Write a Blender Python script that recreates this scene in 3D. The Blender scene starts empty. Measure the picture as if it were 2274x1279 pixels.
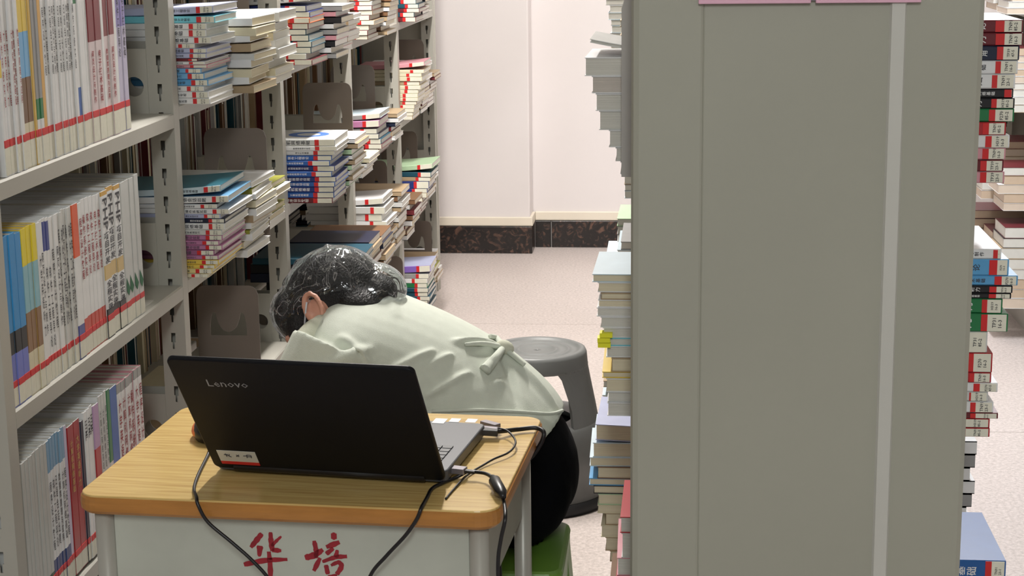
import bpy, bmesh, math, random
import numpy as np
from mathutils import Vector, Matrix
from mathutils.bvhtree import BVHTree

random.seed(11)
S = bpy.context.scene
COL = S.collection

# ------------------------------------------------------------------ camera
W_PX, H_PX = 2274, 1279
F_PX, PITCH, YAW, ROLL, EYE = 3824.6, .2099, .0926, -.0124, 1.51
_f = Vector((-math.sin(YAW)*math.cos(PITCH), math.cos(YAW)*math.cos(PITCH), -math.sin(PITCH)))
_r = Vector((math.cos(YAW), math.sin(YAW), 0))
_u = _r.cross(_f)
RT = _r*math.cos(ROLL) + _u*math.sin(ROLL)
UP = -_r*math.sin(ROLL) + _u*math.cos(ROLL)
FW = _f
EYEV = Vector((0, 0, EYE))
cam = bpy.data.cameras.new('camera')
cam.sensor_width = 36
cam.lens = 36*F_PX/W_PX
cam.clip_start = .05
co = bpy.data.objects.new('camera', cam)
m = Matrix.Identity(4)
for i, ax in enumerate((RT, UP, -FW)):
    for j in range(3):
        m[j][i] = ax[j]
m.translation = EYEV
co.matrix_world = m
COL.objects.link(co)
S.camera = co

# ------------------------------------------------------------------ world, lights, exposure
S.view_settings.view_transform = 'Standard'
S.view_settings.look = 'None'
S.view_settings.gamma = 1
S.view_settings.use_curve_mapping = False
S.view_settings.exposure = -0.35
wd = bpy.data.worlds.new('room')
wd.use_nodes = True
wd.node_tree.nodes['Background'].inputs[0].default_value = (.93, .96, .9, 1)
wd.node_tree.nodes['Background'].inputs[1].default_value = .012
S.world = wd


def tube_light(name, loc, sx, sy, power, color):
    l = bpy.data.lights.new(name, 'AREA')
    l.shape = 'RECTANGLE'
    l.size, l.size_y = sx, sy
    l.energy = power
    l.color = color
    o = bpy.data.objects.new(name, l)
    o.location = loc
    COL.objects.link(o)
    return o


WARM = (1, .92, .87)
COOL = (.97, 1, .97)
tube_light('aisle_lamp', (-.70, 4.5, 2.86), .10, 1.2, 155, (1, .95, .9))
tube_light('end_wall_lamp', (.5, 7.1, 2.86), 2.0, .14, 46, WARM)
tube_light('next_aisle_lamp', (.95, 5.0, 2.86), .14, 1.2, 125, (.94, .96, 1))
tube_light('low_fill', (.4, -5.2, 2.7), 2.4, .6, 26, COOL).rotation_euler = (math.radians(60), 0, 0)  # added low fill from behind the camera for the faces turned towards it
tube_light('near_overhead_lamp', (.1, -1.3, 2.8), .4, 1.2, 82, COOL).rotation_euler = (math.radians(25), 0, 0)

# ------------------------------------------------------------------ helpers


def ray(px, py):
    return RT*((px-W_PX/2)/F_PX) + UP*((640-py)/F_PX) + FW


def at(px, py, X=None, Y=None, Z=None):
    """World point of the place seen at a pixel, on a known plane of the room."""
    d = ray(px, py)
    if X is not None:
        t = X/d.x
    elif Y is not None:
        t = Y/d.y
    else:
        t = (Z-EYE)/d.z
    return EYEV + d*t


def srgb(r, g, b):
    def c(v):
        v /= 255
        return v/12.92 if v <= .04045 else ((v+.055)/1.055)**2.4
    return (c(r), c(g), c(b))


def mat(name, col, rough=.5, var=0.0, scale=20, bump=0.0, bscale=None, metal=0, attr=False, stretch=None, coat=0, spec=.5):
    m = bpy.data.materials.new(name)
    m.use_nodes = True
    nt = m.node_tree
    b = nt.nodes['Principled BSDF']
    b.inputs['Roughness'].default_value = rough
    b.inputs['Metallic'].default_value = metal
    b.inputs['Coat Weight'].default_value = coat
    b.inputs['Specular IOR Level'].default_value = spec
    b.inputs['Base Color'].default_value = (*col, 1)
    tc = nt.nodes.new('ShaderNodeTexCoord')
    mp = nt.nodes.new('ShaderNodeMapping')
    nt.links.new(tc.outputs['Object'], mp.inputs[0])
    if stretch:
        mp.inputs['Scale'].default_value = stretch
    src = None
    if attr:
        a = nt.nodes.new('ShaderNodeAttribute')
        a.attribute_name = 'Col'
        src = a.outputs['Color']
        nt.links.new(src, b.inputs['Base Color'])
    if var:
        n = nt.nodes.new('ShaderNodeTexNoise')
        n.inputs['Scale'].default_value = scale
        n.inputs['Detail'].default_value = 5
        nt.links.new(mp.outputs[0], n.inputs['Vector'])
        r = nt.nodes.new('ShaderNodeMapRange')
        r.inputs[1].default_value = .25
        r.inputs[2].default_value = .75
        r.inputs[3].default_value = 1-var
        r.inputs[4].default_value = 1+var
        nt.links.new(n.outputs[0], r.inputs[0])
        mx = nt.nodes.new('ShaderNodeVectorMath')
        mx.operation = 'SCALE'
        if src:
            nt.links.new(src, mx.inputs[0])
        else:
            mx.inputs[0].default_value = col
        nt.links.new(r.outputs[0], mx.inputs['Scale'])
        nt.links.new(mx.outputs[0], b.inputs['Base Color'])
    if bump:
        n = nt.nodes.new('ShaderNodeTexNoise')
        n.inputs['Scale'].default_value = bscale or scale
        n.inputs['Detail'].default_value = 4
        nt.links.new(mp.outputs[0], n.inputs['Vector'])
        bp = nt.nodes.new('ShaderNodeBump')
        bp.inputs['Strength'].default_value = bump
        bp.inputs['Distance'].default_value = .01
        nt.links.new(n.outputs[0], bp.inputs['Height'])
        nt.links.new(bp.outputs[0], b.inputs['Normal'])
    return m


M = {}
M['shelf'] = mat('shelf_paint', srgb(174, 172, 163), .42, .03, 9)
M['panel'] = mat('end_panel_paint', srgb(162, 162, 150), .5, .035, 3.5, .02, 60)
M['circle_blue'] = mat('printed_blue', srgb(70, 110, 180), .45)
M['strip'] = mat('raised_rib_tone', srgb(197, 197, 191), .4, .03, 5)  # tone of the panel's rib, lighter than the panel itself
M['bookend'] = mat('bookend_paint', srgb(124, 113, 105), .4, .04, 12)
M['bookend_grey'] = mat('bookend_grey_paint', srgb(172, 168, 164), .45, .03, 12)
M['bookend_white'] = mat('bookend_white_paint', srgb(205, 203, 196), .4, .02, 12)
M['cover'] = mat('book_cover', (1, 1, 1), .38, .05, 30, attr=True)
M['pages'] = mat('page_edges', (1, 1, 1), .85, .16, 1.5, .25, 1.5, attr=True, stretch=(2, 2, 900))
M['label'] = mat('call_label_paper', srgb(226, 224, 208), .6, .06, 60)
M['red'] = mat('red_band', srgb(206, 38, 40), .45, .06, 50)
M['ink'] = mat('printed_ink', srgb(62, 62, 68), .6)
M['ink_red'] = mat('printed_red_ink', srgb(150, 40, 48), .6)
M['ink_gold'] = mat('printed_gold_ink', srgb(196, 164, 96), .6)
M['ink_white'] = mat('printed_white_ink', srgb(225, 225, 225), .6)
M['green_leaf'] = mat('printed_green', srgb(24, 100, 62), .55)
M['wall'] = mat('wall_plaster', srgb(219, 213, 211), .7, .02, 2.5, .02, 90)
M['ceiling'] = mat('ceiling_paint', srgb(225, 225, 220), .8, .02, 3)
M['trim'] = mat('cream_trim', srgb(222, 213, 196), .5, .03, 8)
M['wood'] = None
M['desk_panel'] = mat('desk_panel_paint', srgb(184, 188, 178), .42, .17, 5.5, .03, 40)
M['leg'] = mat('leg_paint', srgb(176, 174, 166), .35, .04, 20, metal=.1)
M['brush_red'] = mat('brush_red_paint', srgb(150, 30, 44), .55, .25, 45)
M['lap_lid'] = mat('laptop_lid_plastic', srgb(11, 13, 19), .45, .04, 300, spec=.18)
M['lap_deck'] = mat('laptop_deck', srgb(74, 77, 84), .42, .03, 200)
M['black'] = mat('black_plastic', srgb(20, 20, 24), .38)
M['key'] = mat('keycap', srgb(64, 66, 70), .45)
M['screen'] = mat('laptop_screen', srgb(18, 20, 24), .15)
M['logo'] = mat('logo_grey', srgb(150, 152, 156), .35, metal=.3)
M['sticker'] = mat('paper_sticker', srgb(205, 204, 196), .55, .03, 60)
M['sticker_white'] = mat('white_sticker', srgb(232, 234, 240), .35)
M['orange'] = mat('orange_plastic', srgb(226, 122, 70), .45)
M['stool_grey'] = mat('grey_stool_plastic', srgb(104, 106, 105), .45, .04, 30)
M['rubber'] = mat('black_rubber', srgb(26, 27, 30), .6)
M['stool_green'] = mat('green_stool_plastic', srgb(104, 146, 58), .35, .05, 9)
M['skin'] = mat('skin', srgb(206, 150, 128), .5, .06, 40, .05, 200)
M['hair'] = mat('dark_hair', srgb(14, 13, 15), .42, .2, 6, .5, 6, stretch=(60, 6, 60))
M['shirt'] = mat('shirt_knit', srgb(206, 212, 200), .85, .03, 60, .18, 700)
M['shirt_trim'] = mat('shirt_trim_knit', srgb(206, 208, 190), .85, .03, 60, .18, 700)
M['trousers'] = mat('black_trousers', srgb(7, 8, 12), .9, .1, 40, .1, 300, spec=.1)
M['mask'] = mat('mask_white', srgb(206, 210, 218), .7)
M['pink'] = mat('pink_sign', srgb(226, 178, 200), .4, .02, 6)
M['grey_metal'] = mat('plug_metal', srgb(128, 122, 128), .35, metal=.4)
M['yellow_tab'] = mat('yellow_tab', srgb(232, 230, 40), .5)


def wood_mat():
    m = bpy.data.materials.new('desk_wood')
    m.use_nodes = True
    nt = m.node_tree
    b = nt.nodes['Principled BSDF']
    tc = nt.nodes.new('ShaderNodeTexCoord')
    mp = nt.nodes.new('ShaderNodeMapping')
    mp.inputs['Scale'].default_value = (3, 60, 60)
    nt.links.new(tc.outputs['Object'], mp.inputs[0])
    n = nt.nodes.new('ShaderNodeTexNoise')
    n.inputs['Scale'].default_value = 2.2
    n.inputs['Detail'].default_value = 6
    n.inputs['Distortion'].default_value = .6
    nt.links.new(mp.outputs[0], n.inputs['Vector'])
    r = nt.nodes.new('ShaderNodeValToRGB')
    r.color_ramp.elements[0].position = .3
    r.color_ramp.elements[0].color = (*srgb(192, 156, 92), 1)
    r.color_ramp.elements[1].position = .62
    r.color_ramp.elements[1].color = (*srgb(220, 190, 124), 1)
    nt.links.new(n.outputs[0], r.inputs[0])
    nt.links.new(r.outputs[0], b.inputs['Base Color'])
    b.inputs['Roughness'].default_value = .24
    return m


M['wood'] = wood_mat()
M['wood_edge'] = mat('desk_edge_band', srgb(178, 122, 60), .35, .15, 14, stretch=(1, 1, 6))


def floor_mat():
    m = bpy.data.materials.new('terrazzo')
    m.use_nodes = True
    nt = m.node_tree
    b = nt.nodes['Principled BSDF']
    g = nt.nodes.new('ShaderNodeNewGeometry')
    n = nt.nodes.new('ShaderNodeTexNoise')
    n.inputs['Scale'].default_value = 95
    n.inputs['Detail'].default_value = 6
    n.inputs['Roughness'].default_value = .75
    v = nt.nodes.new('ShaderNodeTexNoise')
    v.inputs['Scale'].default_value = 2.2
    nt.links.new(g.outputs['Position'], n.inputs['Vector'])
    nt.links.new(g.outputs['Position'], v.inputs['Vector'])
    r = nt.nodes.new('ShaderNodeValToRGB')
    r.color_ramp.elements[0].position = .3
    r.color_ramp.elements[0].color = (*srgb(168, 158, 153), 1)
    r.color_ramp.elements[1].position = .62
    r.color_ramp.elements[1].color = (*srgb(216, 205, 200), 1)
    nt.links.new(n.outputs[0], r.inputs[0])
    mr = nt.nodes.new('ShaderNodeMapRange')
    mr.inputs[3].default_value = .93
    mr.inputs[4].default_value = 1.05
    nt.links.new(v.outputs[0], mr.inputs[0])
    s = nt.nodes.new('ShaderNodeVectorMath')
    s.operation = 'SCALE'
    nt.links.new(r.outputs[0], s.inputs[0])
    nt.links.new(mr.outputs[0], s.inputs['Scale'])
    nt.links.new(s.outputs[0], b.inputs['Base Color'])
    b.inputs['Roughness'].default_value = .32
    return m


M['floor'] = floor_mat()


def marble_mat():
    m = bpy.data.materials.new('black_marble')
    m.use_nodes = True
    nt = m.node_tree
    b = nt.nodes['Principled BSDF']
    g = nt.nodes.new('ShaderNodeNewGeometry')
    n = nt.nodes.new('ShaderNodeTexNoise')
    n.inputs['Scale'].default_value = 26
    n.inputs['Detail'].default_value = 7
    n.inputs['Distortion'].default_value = 1.6
    nt.links.new(g.outputs['Position'], n.inputs['Vector'])
    r = nt.nodes.new('ShaderNodeValToRGB')
    e = r.color_ramp.elements
    e[0].position = .42
    e[0].color = (*srgb(24, 20, 19), 1)
    e[1].position = .7
    e[1].color = (*srgb(96, 70, 58), 1)
    k = e.new(.54)
    k.color = (*srgb(36, 29, 27), 1)
    nt.links.new(n.outputs[0], r.inputs[0])
    nt.links.new(r.outputs[0], b.inputs['Base Color'])
    b.inputs['Roughness'].default_value = .25
    return m


M['marble'] = marble_mat()


def cap_mat():
    m = bpy.data.materials.new('clear_plastic_film')
    m.use_nodes = True
    nt = m.node_tree
    nt.nodes.clear()
    out = nt.nodes.new('ShaderNodeOutputMaterial')
    tr = nt.nodes.new('ShaderNodeBsdfTransparent')
    tr.inputs[0].default_value = (.93, .94, .95, 1)
    gl = nt.nodes.new('ShaderNodeBsdfGlossy')
    gl.inputs['Roughness'].default_value = .1
    gl.inputs['Color'].default_value = (.95, .97, 1, 1)
    df = nt.nodes.new('ShaderNodeBsdfDiffuse')
    df.inputs[0].default_value = (.75, .77, .8, 1)
    tc = nt.nodes.new('ShaderNodeTexCoord')
    n = nt.nodes.new('ShaderNodeTexNoise')
    n.inputs['Scale'].default_value = 26
    n.inputs['Detail'].default_value = 2
    n.inputs['Distortion'].default_value = 1.2
    nt.links.new(tc.outputs['Object'], n.inputs['Vector'])
    bp = nt.nodes.new('ShaderNodeBump')
    bp.inputs['Strength'].default_value = .7
    bp.inputs['Distance'].default_value = .012
    nt.links.new(n.outputs[0], bp.inputs['Height'])
    nt.links.new(bp.outputs[0], gl.inputs['Normal'])
    mx = nt.nodes.new('ShaderNodeMixShader')
    mx.inputs[0].default_value = .12
    nt.links.new(gl.outputs[0], mx.inputs[1])
    nt.links.new(df.outputs[0], mx.inputs[2])
    fr = nt.nodes.new('ShaderNodeFresnel')
    fr.inputs[0].default_value = 1.5
    nt.links.new(bp.outputs[0], fr.inputs['Normal'])
    mr = nt.nodes.new('ShaderNodeMapRange')
    mr.inputs[3].default_value = .015
    mr.inputs[4].default_value = .75
    nt.links.new(fr.outputs[0], mr.inputs[0])
    v = nt.nodes.new('ShaderNodeTexNoise')
    v.inputs['Scale'].default_value = 15
    v.inputs['Detail'].default_value = 2
    v.inputs['Distortion'].default_value = 2.5
    nt.links.new(tc.outputs['Object'], v.inputs['Vector'])
    rp = nt.nodes.new('ShaderNodeValToRGB')  # ridge mask: crinkle highlights put into the film as brighter streaks
    el = rp.color_ramp.elements
    el[0].position, el[0].color = .48, (0, 0, 0, 1)
    el[1].position, el[1].color = .52, (0, 0, 0, 1)
    k = el.new(.5)
    k.color = (.4, .4, .4, 1)
    nt.links.new(v.outputs[0], rp.inputs[0])
    ad = nt.nodes.new('ShaderNodeMath')
    ad.operation = 'ADD'
    ad.use_clamp = True
    nt.links.new(mr.outputs[0], ad.inputs[0])
    nt.links.new(rp.outputs[0], ad.inputs[1])
    m2 = nt.nodes.new('ShaderNodeMixShader')
    nt.links.new(ad.outputs[0], m2.inputs[0])
    nt.links.new(tr.outputs[0], m2.inputs[1])
    nt.links.new(mx.outputs[0], m2.inputs[2])
    nt.links.new(m2.outputs[0], out.inputs[0])
    return m


M['cap'] = cap_mat()


class MB:
    """collects faces (with an optional colour each) and links them as one mesh object"""

    def __init__(self):
        self.v, self.f, self.c = [], [], []

    def add(self, verts, faces, col=None):
        k = len(self.v)
        self.v += [tuple(p) for p in verts]
        self.f += [tuple(i+k for i in q) for q in faces]
        self.c += [col]*len(faces)
        return self

    def box(self, x0, x1, y0, y1, z0, z1, col=None, mx=None):
        p = [(x, y, z) for z in (z0, z1) for y in (y0, y1) for x in (x0, x1)]
        if mx is not None:
            p = [tuple(mx @ Vector(q)) for q in p]
        return self.add(p, [(0, 2, 3, 1), (4, 5, 7, 6), (0, 1, 5, 4), (2, 6, 7, 3), (0, 4, 6, 2), (1, 3, 7, 5)], col)

    def prism(self, poly, y0, y1, plane='xz', col=None):
        """poly extruded; plane xz -> along y, xy -> along z, yz -> along x"""
        n = len(poly)

        def pt(a, b, t):
            return {'xz': (a, t, b), 'xy': (a, b, t), 'yz': (t, a, b)}[plane]
        v = [pt(a, b, y0) for a, b in poly] + [pt(a, b, y1) for a, b in poly]
        fs = [tuple(range(n)), tuple(range(2*n-1, n-1, -1))]
        fs += [(i, n+i, n+(i+1) % n, (i+1) % n) for i in range(n)]
        return self.add(v, fs, col)

    def lathe(self, prof, seg=48, c=(0, 0), a0=0, a1=None, col=None):
        full = a1 is None
        n = seg if full else seg+1
        rng = 2*math.pi if full else a1-a0
        v = []
        for i in range(n):
            a = a0+rng*i/seg
            v += [(c[0]+r*math.cos(a), c[1]+r*math.sin(a), z) for r, z in prof]
        k = len(prof)
        fs = []
        for i in range(seg):
            j = (i+1) % n
            for q in range(k-1):
                fs.append((i*k+q, j*k+q, j*k+q+1, i*k+q+1))
        return self.add(v, fs, col)

    def tube(self, pts, r, seg=8, col=None, cap=True):
        pts = [Vector(p) for p in pts]
        n = len(pts)
        rr = r if isinstance(r, (list, tuple)) else [r]*n
        v = []
        prev = None
        for i, p in enumerate(pts):
            t = (pts[min(i+1, n-1)]-pts[max(i-1, 0)])
            t = t.normalized() if t.length > 1e-9 else Vector((0, 0, 1))
            if prev is None:
                a = Vector((0, 0, 1)) if abs(t.z) < .9 else Vector((1, 0, 0))
                prev = a
            b = (prev - t*prev.dot(t)).normalized()
            prev = b
            c = t.cross(b)
            for s in range(seg):
                a = 2*math.pi*s/seg
                v.append(p+(b*math.cos(a)+c*math.sin(a))*rr[i])
        fs = []
        for i in range(n-1):
            for s in range(seg):
                q = (s+1) % seg
                fs.append((i*seg+s, i*seg+q, (i+1)*seg+q, (i+1)*seg+s))
        if cap:
            fs.append(tuple(range(seg-1, -1, -1)))
            fs.append(tuple((n-1)*seg+s for s in range(seg)))
        return self.add(v, fs, col)

    def ellipsoid(self, c, axes, seg=20, rings=12, col=None):
        """axes: three vectors (already scaled)"""
        c = Vector(c)
        A, B, C = [Vector(a) for a in axes]
        v = [c + C]
        for i in range(1, rings):
            t = math.pi*i/rings
            for s in range(seg):
                a = 2*math.pi*s/seg
                v.append(c + A*(math.sin(t)*math.cos(a)) + B*(math.sin(t)*math.sin(a)) + C*math.cos(t))
        v.append(c - C)
        fs = [(0, 1+s, 1+(s+1) % seg) for s in range(seg)]
        for i in range(rings-2):
            for s in range(seg):
                q = (s+1) % seg
                fs.append((1+i*seg+s, 1+(i+1)*seg+s, 1+(i+1)*seg+q, 1+i*seg+q))
        e = len(v)-1
        b = 1+(rings-2)*seg
        fs += [(e, b+(s+1) % seg, b+s) for s in range(seg)]
        return self.add(v, fs, col)

    def loft(self, sts, seg=24, col=None, sub=4):
        """sts: list of (centre, radius along the in-plane normal, radius sideways); a closed smooth body"""
        P = []
        n = len(sts)
        for i in range(n-1):
            for k in range(sub):
                t = k/sub

                def cr(f):
                    p0, p1, p2, p3 = f(sts[max(i-1, 0)]), f(sts[i]), f(sts[i+1]), f(sts[min(i+2, n-1)])
                    return .5*(2*p1+(p2-p0)*t+(2*p0-5*p1+4*p2-p3)*t*t+(3*p1-p0-3*p2+p3)*t**3)
                P.append((cr(lambda s: Vector(s[0])), cr(lambda s: s[1]), cr(lambda s: s[2])))
        P.append((Vector(sts[-1][0]), sts[-1][1], sts[-1][2]))
        v, fs = [], []
        for i, (c, a, b) in enumerate(P):
            t = (P[min(i+1, len(P)-1)][0]-P[max(i-1, 0)][0]).normalized()
            Yv = Vector((0, 1, 0))
            if abs(t.y) > .95:
                Yv = Vector((1, 0, 0))
            bb = (Yv-t*Yv.dot(t)).normalized()
            nn = bb.cross(t)
            for s in range(seg):
                q = 2*math.pi*s/seg
                v.append(c+nn*(a*math.cos(q))+bb*(b*math.sin(q)))
        L = len(P)
        for i in range(L-1):
            for s in range(seg):
                q = (s+1) % seg
                fs.append((i*seg+s, i*seg+q, (i+1)*seg+q, (i+1)*seg+s))
        fs.append(tuple(range(seg-1, -1, -1)))
        fs.append(tuple((L-1)*seg+s for s in range(seg)))
        return self.add(v, fs, col)

    def mesh(self, name):
        me = bpy.data.meshes.new(name)
        me.from_pydata(self.v, [], self.f)
        if any(c is not None for c in self.c):
            at_ = me.color_attributes.new('Col', 'FLOAT_COLOR', 'CORNER')
            arr = []
            for f, c in zip(self.f, self.c):
                arr += list((*(c or (.5, .5, .5)), 1.0))*len(f)
            at_.data.foreach_set('color', arr)
        me.update()
        return me

    def build(self, name, mt, parent=None, smooth=False, bevel=0):
        me = self.mesh(name)
        bm = bmesh.new()
        bm.from_mesh(me)
        bmesh.ops.recalc_face_normals(bm, faces=bm.faces)
        bm.to_mesh(me)
        bm.free()
        return link(name, me, mt, parent, smooth, bevel)


def link(name, me, mt, parent=None, smooth=False, bevel=0):
    if mt is not None and not me.materials:
        me.materials.append(M[mt] if isinstance(mt, str) else mt)
    o = bpy.data.objects.new(name, me)
    COL.objects.link(o)
    if parent:
        o.parent = parent
    if smooth:
        me.polygons.foreach_set('use_smooth', [True]*len(me.polygons))
    if bevel:
        b = o.modifiers.new('edge', 'BEVEL')
        b.width = bevel
        b.segments = 2
        b.limit_method = 'ANGLE'
        b.angle_limit = math.radians(40)
    return o


def tag(o, label=None, cat=None, group=None, kind=None):
    if label:
        o['label'] = label
    if cat:
        o['category'] = cat
    if group:
        o['group'] = group
    if kind:
        o['kind'] = kind
    return o


def thing(name, label, cat, loc=(0, 0, 0), rotz=0, group=None):
    o = bpy.data.objects.new(name, None)
    o.empty_display_size = .05
    o.location = loc
    o.rotation_euler = (0, 0, rotz)
    COL.objects.link(o)
    return tag(o, label, cat, group)


def smooth_path(pts, n=8):
    pts = [Vector(p) for p in pts]
    out = []
    for i in range(len(pts)-1):
        p0, p1, p2, p3 = pts[max(i-1, 0)], pts[i], pts[i+1], pts[min(i+2, len(pts)-1)]
        for k in range(n):
            t = k/n
            out.append(.5*(2*p1+(p2-p0)*t+(2*p0-5*p1+4*p2-p3)*t*t+(3*p1-p0-3*p2+p3)*t**3))
    out.append(pts[-1])
    return out


_text_cache = {}


def text_mesh(s, vertical=False, bold=.012):
    """outline mesh of a string, unit character height, in the x-y plane from x=0;
    vertical=True turns each character a quarter turn, as on a Chinese spine"""
    key = (s, vertical, bold)
    if key in _text_cache:
        return _text_cache[key]
    V, Fc = [], []
    x = 0.0
    for piece in (s if vertical else [s]):
        c = bpy.data.curves.new('t', 'FONT')
        c.body = piece
        c.resolution_u = 1
        c.offset = bold
        o = bpy.data.objects.new('t', c)
        COL.objects.link(o)
        bpy.context.view_layer.update()
        ev = o.evaluated_get(bpy.context.evaluated_depsgraph_get())
        me = bpy.data.meshes.new_from_object(ev)
        k = len(V)
        if vertical:
            for p in me.vertices:
                V.append((x + 1-(p.co.y+.12), p.co.x, 0))
            x += 1.08
        else:
            for p in me.vertices:
                V.append((p.co.x, p.co.y, 0))
        Fc += [tuple(i+k for i in q.vertices) for q in me.polygons]
        bpy.data.objects.remove(o)
        bpy.data.curves.remove(c)
        bpy.data.meshes.remove(me)
    me = bpy.data.meshes.new('lettering')
    me.from_pydata(V, [], Fc)
    a = np.array([v[:2] for v in V]) if V else np.zeros((1, 2))
    lo, hi = a.min(0), a.max(0)
    for v in me.vertices:
        v.co.x -= lo[0]
        v.co.y -= lo[1]
    _text_cache[key] = (me, hi[0]-lo[0], hi[1]-lo[1])
    return _text_cache[key]


# ------------------------------------------------------------------ room shell
fl = MB().box(-3.2, 3.6, -8.5, 8.6, -.08, -.012).build('floor', mat('floor_joint', srgb(120, 112, 108), .8))
tag(fl, kind='structure')
ys = [-8.5, -5.5, -2.6, -.35, 1.0, 2.35, 3.7, 5.05, 6.4, 8.6]
xs = [-3.2, -1.6, -.02, 1.56, 3.6]
for i in range(len(xs)-1):
    for j in range(len(ys)-1):
        MB().box(xs[i]+.0012, xs[i+1]-.0012, ys[j]+.0012, ys[j+1]-.0012, -.02, 0).build('floor_tile', 'floor', fl)

YW1, YW2 = 7.84, 8.0          # face of the pilaster, face of the wall beyond
XC = -.64                      # right edge of the pilaster
w = MB().box(XC-.005, 3.6, YW2, YW2+.2, 0, 3.0).build('wall_back', 'wall')
tag(w, kind='structure')
w2 = MB().box(-3.2, XC, YW1, YW2+.2, 0, 3.0).build('wall_pilaster', 'wall', None, bevel=.006)
tag(w2, kind='structure')
tag(MB().box(-3.3, -3.1, -8.5, 8.2, 0, 3).build('wall_left', 'wall'), kind='structure')
tag(MB().box(3.5, 3.7, -8.5, 8.2, 0, 3).build('wall_right', 'wall'), kind='structure')
tag(MB().box(-3.3, 3.7, -8.5, 8.2, 3.0, 3.1).build('ceiling', 'ceiling'), kind='structure')
bz = .128
bb = MB().box(-3.1, XC+.012, YW1-.012, YW1, bz, bz+.042).build('baseboard_pilaster', 'trim', bevel=.004)
tag(bb, kind='structure')
for a, b in ((-3.1, -2.2), (-2.197, -1.3), (-1.297, XC+.01)):
    MB().box(a, b, YW1-.018, YW1, 0, bz-.001).build('marble_tile', 'marble', bb, bevel=.002)
MB().box(XC, XC+.012, YW1, YW2-.012, bz, bz+.042).build('trim_return', 'trim', bb)
MB().box(XC, XC+.010, YW1+.001, YW2-.018, 0, bz-.001).build('marble_tile', 'marble', bb)
bb2 = MB().box(XC+.012, 3.5, YW2-.012, YW2, bz, bz+.042).build('baseboard_back', 'trim', bevel=.004)
tag(bb2, kind='structure')
xe = [XC+.012, -.552, .05, .65, 1.25, 1.85, 2.45, 3.05, 3.5]
for a, b in zip(xe[:-1], xe[1:]):
    MB().box(a+.002, b-.002, YW2-.018, YW2, 0, bz-.001).build('marble_tile', 'marble', bb2, bevel=.002)

# ------------------------------------------------------------------ bookcases
XL = -.958                     # front of the left bookcase
BAY = .93
Y0 = 2.335                     # near face of its first upright
ZT = {'A': 1.165, 'B': .817, 'C': .469, 'D': .12}   # tops of the shelf boards
TRAYS = [.12, .469, .817, 1.165, 1.513, 1.861]


def post_mesh(width, thick=.036, height=2.15):
    """hollow upright; the faces towards the bays carry keyhole slots. x: 0..-width, y: 0..thick"""
    b = MB()
    t = .002
    for y in (0, thick-t):
        b.box(-width, -width+.016, y, y+t, 0, height)
        b.box(-.018, 0, y, y+t, 0, height)
        xa, xb = -width+.016, -.018
        mid = (xa+xb)/2
        z = 0.0
        while z < height-.06:
            # solid web up to the slot
            b.box(xa, xb, y, y+t, z, z+.022)
            b.box(xa, mid-.0045, y, y+t, z+.022, z+.055)
            b.box(mid+.0045, xb, y, y+t, z+.022, z+.055)
            b.box(mid-.0045, mid-.002, y, y+t, z+.022, z+.036)
            b.box(mid+.002, mid+.0045, y, y+t, z+.022, z+.036)
            z += .055
        b.box(xa, xb, y, y+t, z, height)
    b.box(-t, 0, t, thick-t, 0, height)
    b.box(-width, -width+t, t, thick-t, 0, height)
    me = b.mesh('post')
    me.materials.append(M['shelf'])
    return me


POST = post_mesh(.048)


def hole_plate(w, h, cx, cz, r, t, seg=32):
    """plate in x(0..w)-z(0..h) with a round hole"""
    b = MB()
    vi, vo = [], []
    for i in range(seg):
        a = 2*math.pi*i/seg+math.pi/seg
        dx, dz = math.cos(a), math.sin(a)
        ks = []
        if dx > 1e-6:
            ks.append((w-cx)/dx)
        if dx < -1e-6:
            ks.append(-cx/dx)
        if dz > 1e-6:
            ks.append((h-cz)/dz)
        if dz < -1e-6:
            ks.append(-cz/dz)
        k = min(ks)
        vi.append((cx+r*dx, cz+r*dz))
        vo.append((cx+k*dx, cz+k*dz))
    # pull nearest samples to the corners
    for X, Z in ((0, 0), (w, 0), (0, h), (w, h)):
        j = min(range(seg), key=lambda q: (vo[q][0]-X)**2+(vo[q][1]-Z)**2)
        vo[j] = (X, Z)
    V = [(x, 0, z) for x, z in vi]+[(x, 0, z) for x, z in vo]+[(x, t, z) for x, z in vi]+[(x, t, z) for x, z in vo]
    Fq = []
    for i in range(seg):
        j = (i+1) % seg
        Fq += [(i, j, seg+j, seg+i), (2*seg+i, 3*seg+i, 3*seg+j, 2*seg+j), (i, 2*seg+i, 2*seg+j, j), (seg+i, seg+j, 3*seg+j, 3*seg+i)]
    b.add(V, Fq)
    return b


def tray_mesh(L, depth):
    """folded sheet shelf: top plate with a front and a back lip; x 0..-depth, y 0..L, top at z=0"""
    b = MB()
    poly = [(0, -.028), (0, -.003), (-.003, 0), (-depth+.002, 0), (-depth, -.002), (-depth, -.024), (-depth+.002, -.024),
            (-depth+.002, -.003), (-.003, -.003), (-.003, -.026), (-.012, -.026), (-.012, -.028)]
    b.prism(poly, 0, L, 'xz')
    bm = bmesh.new()
    me = b.mesh('shelf')
    bm.from_mesh(me)
    bmesh.ops.recalc_face_normals(bm, faces=bm.faces)
    bm.to_mesh(me)
    bm.free()
    me.materials.append(M['shelf'])
    return me


TRAY = tray_mesh(BAY-.038, .225)
_hp = hole_plate(.17, .125, .143, .052, .019, .0015)
BRACK = _hp.mesh('side_plate')
BRACK.materials.append(M['shelf'])


def place(name, me, parent, loc, rz=0):
    o = bpy.data.objects.new(name, me)
    COL.objects.link(o)
    o.parent = parent
    o.location = loc
    o.rotation_euler = (0, 0, rz)
    return o


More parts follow.
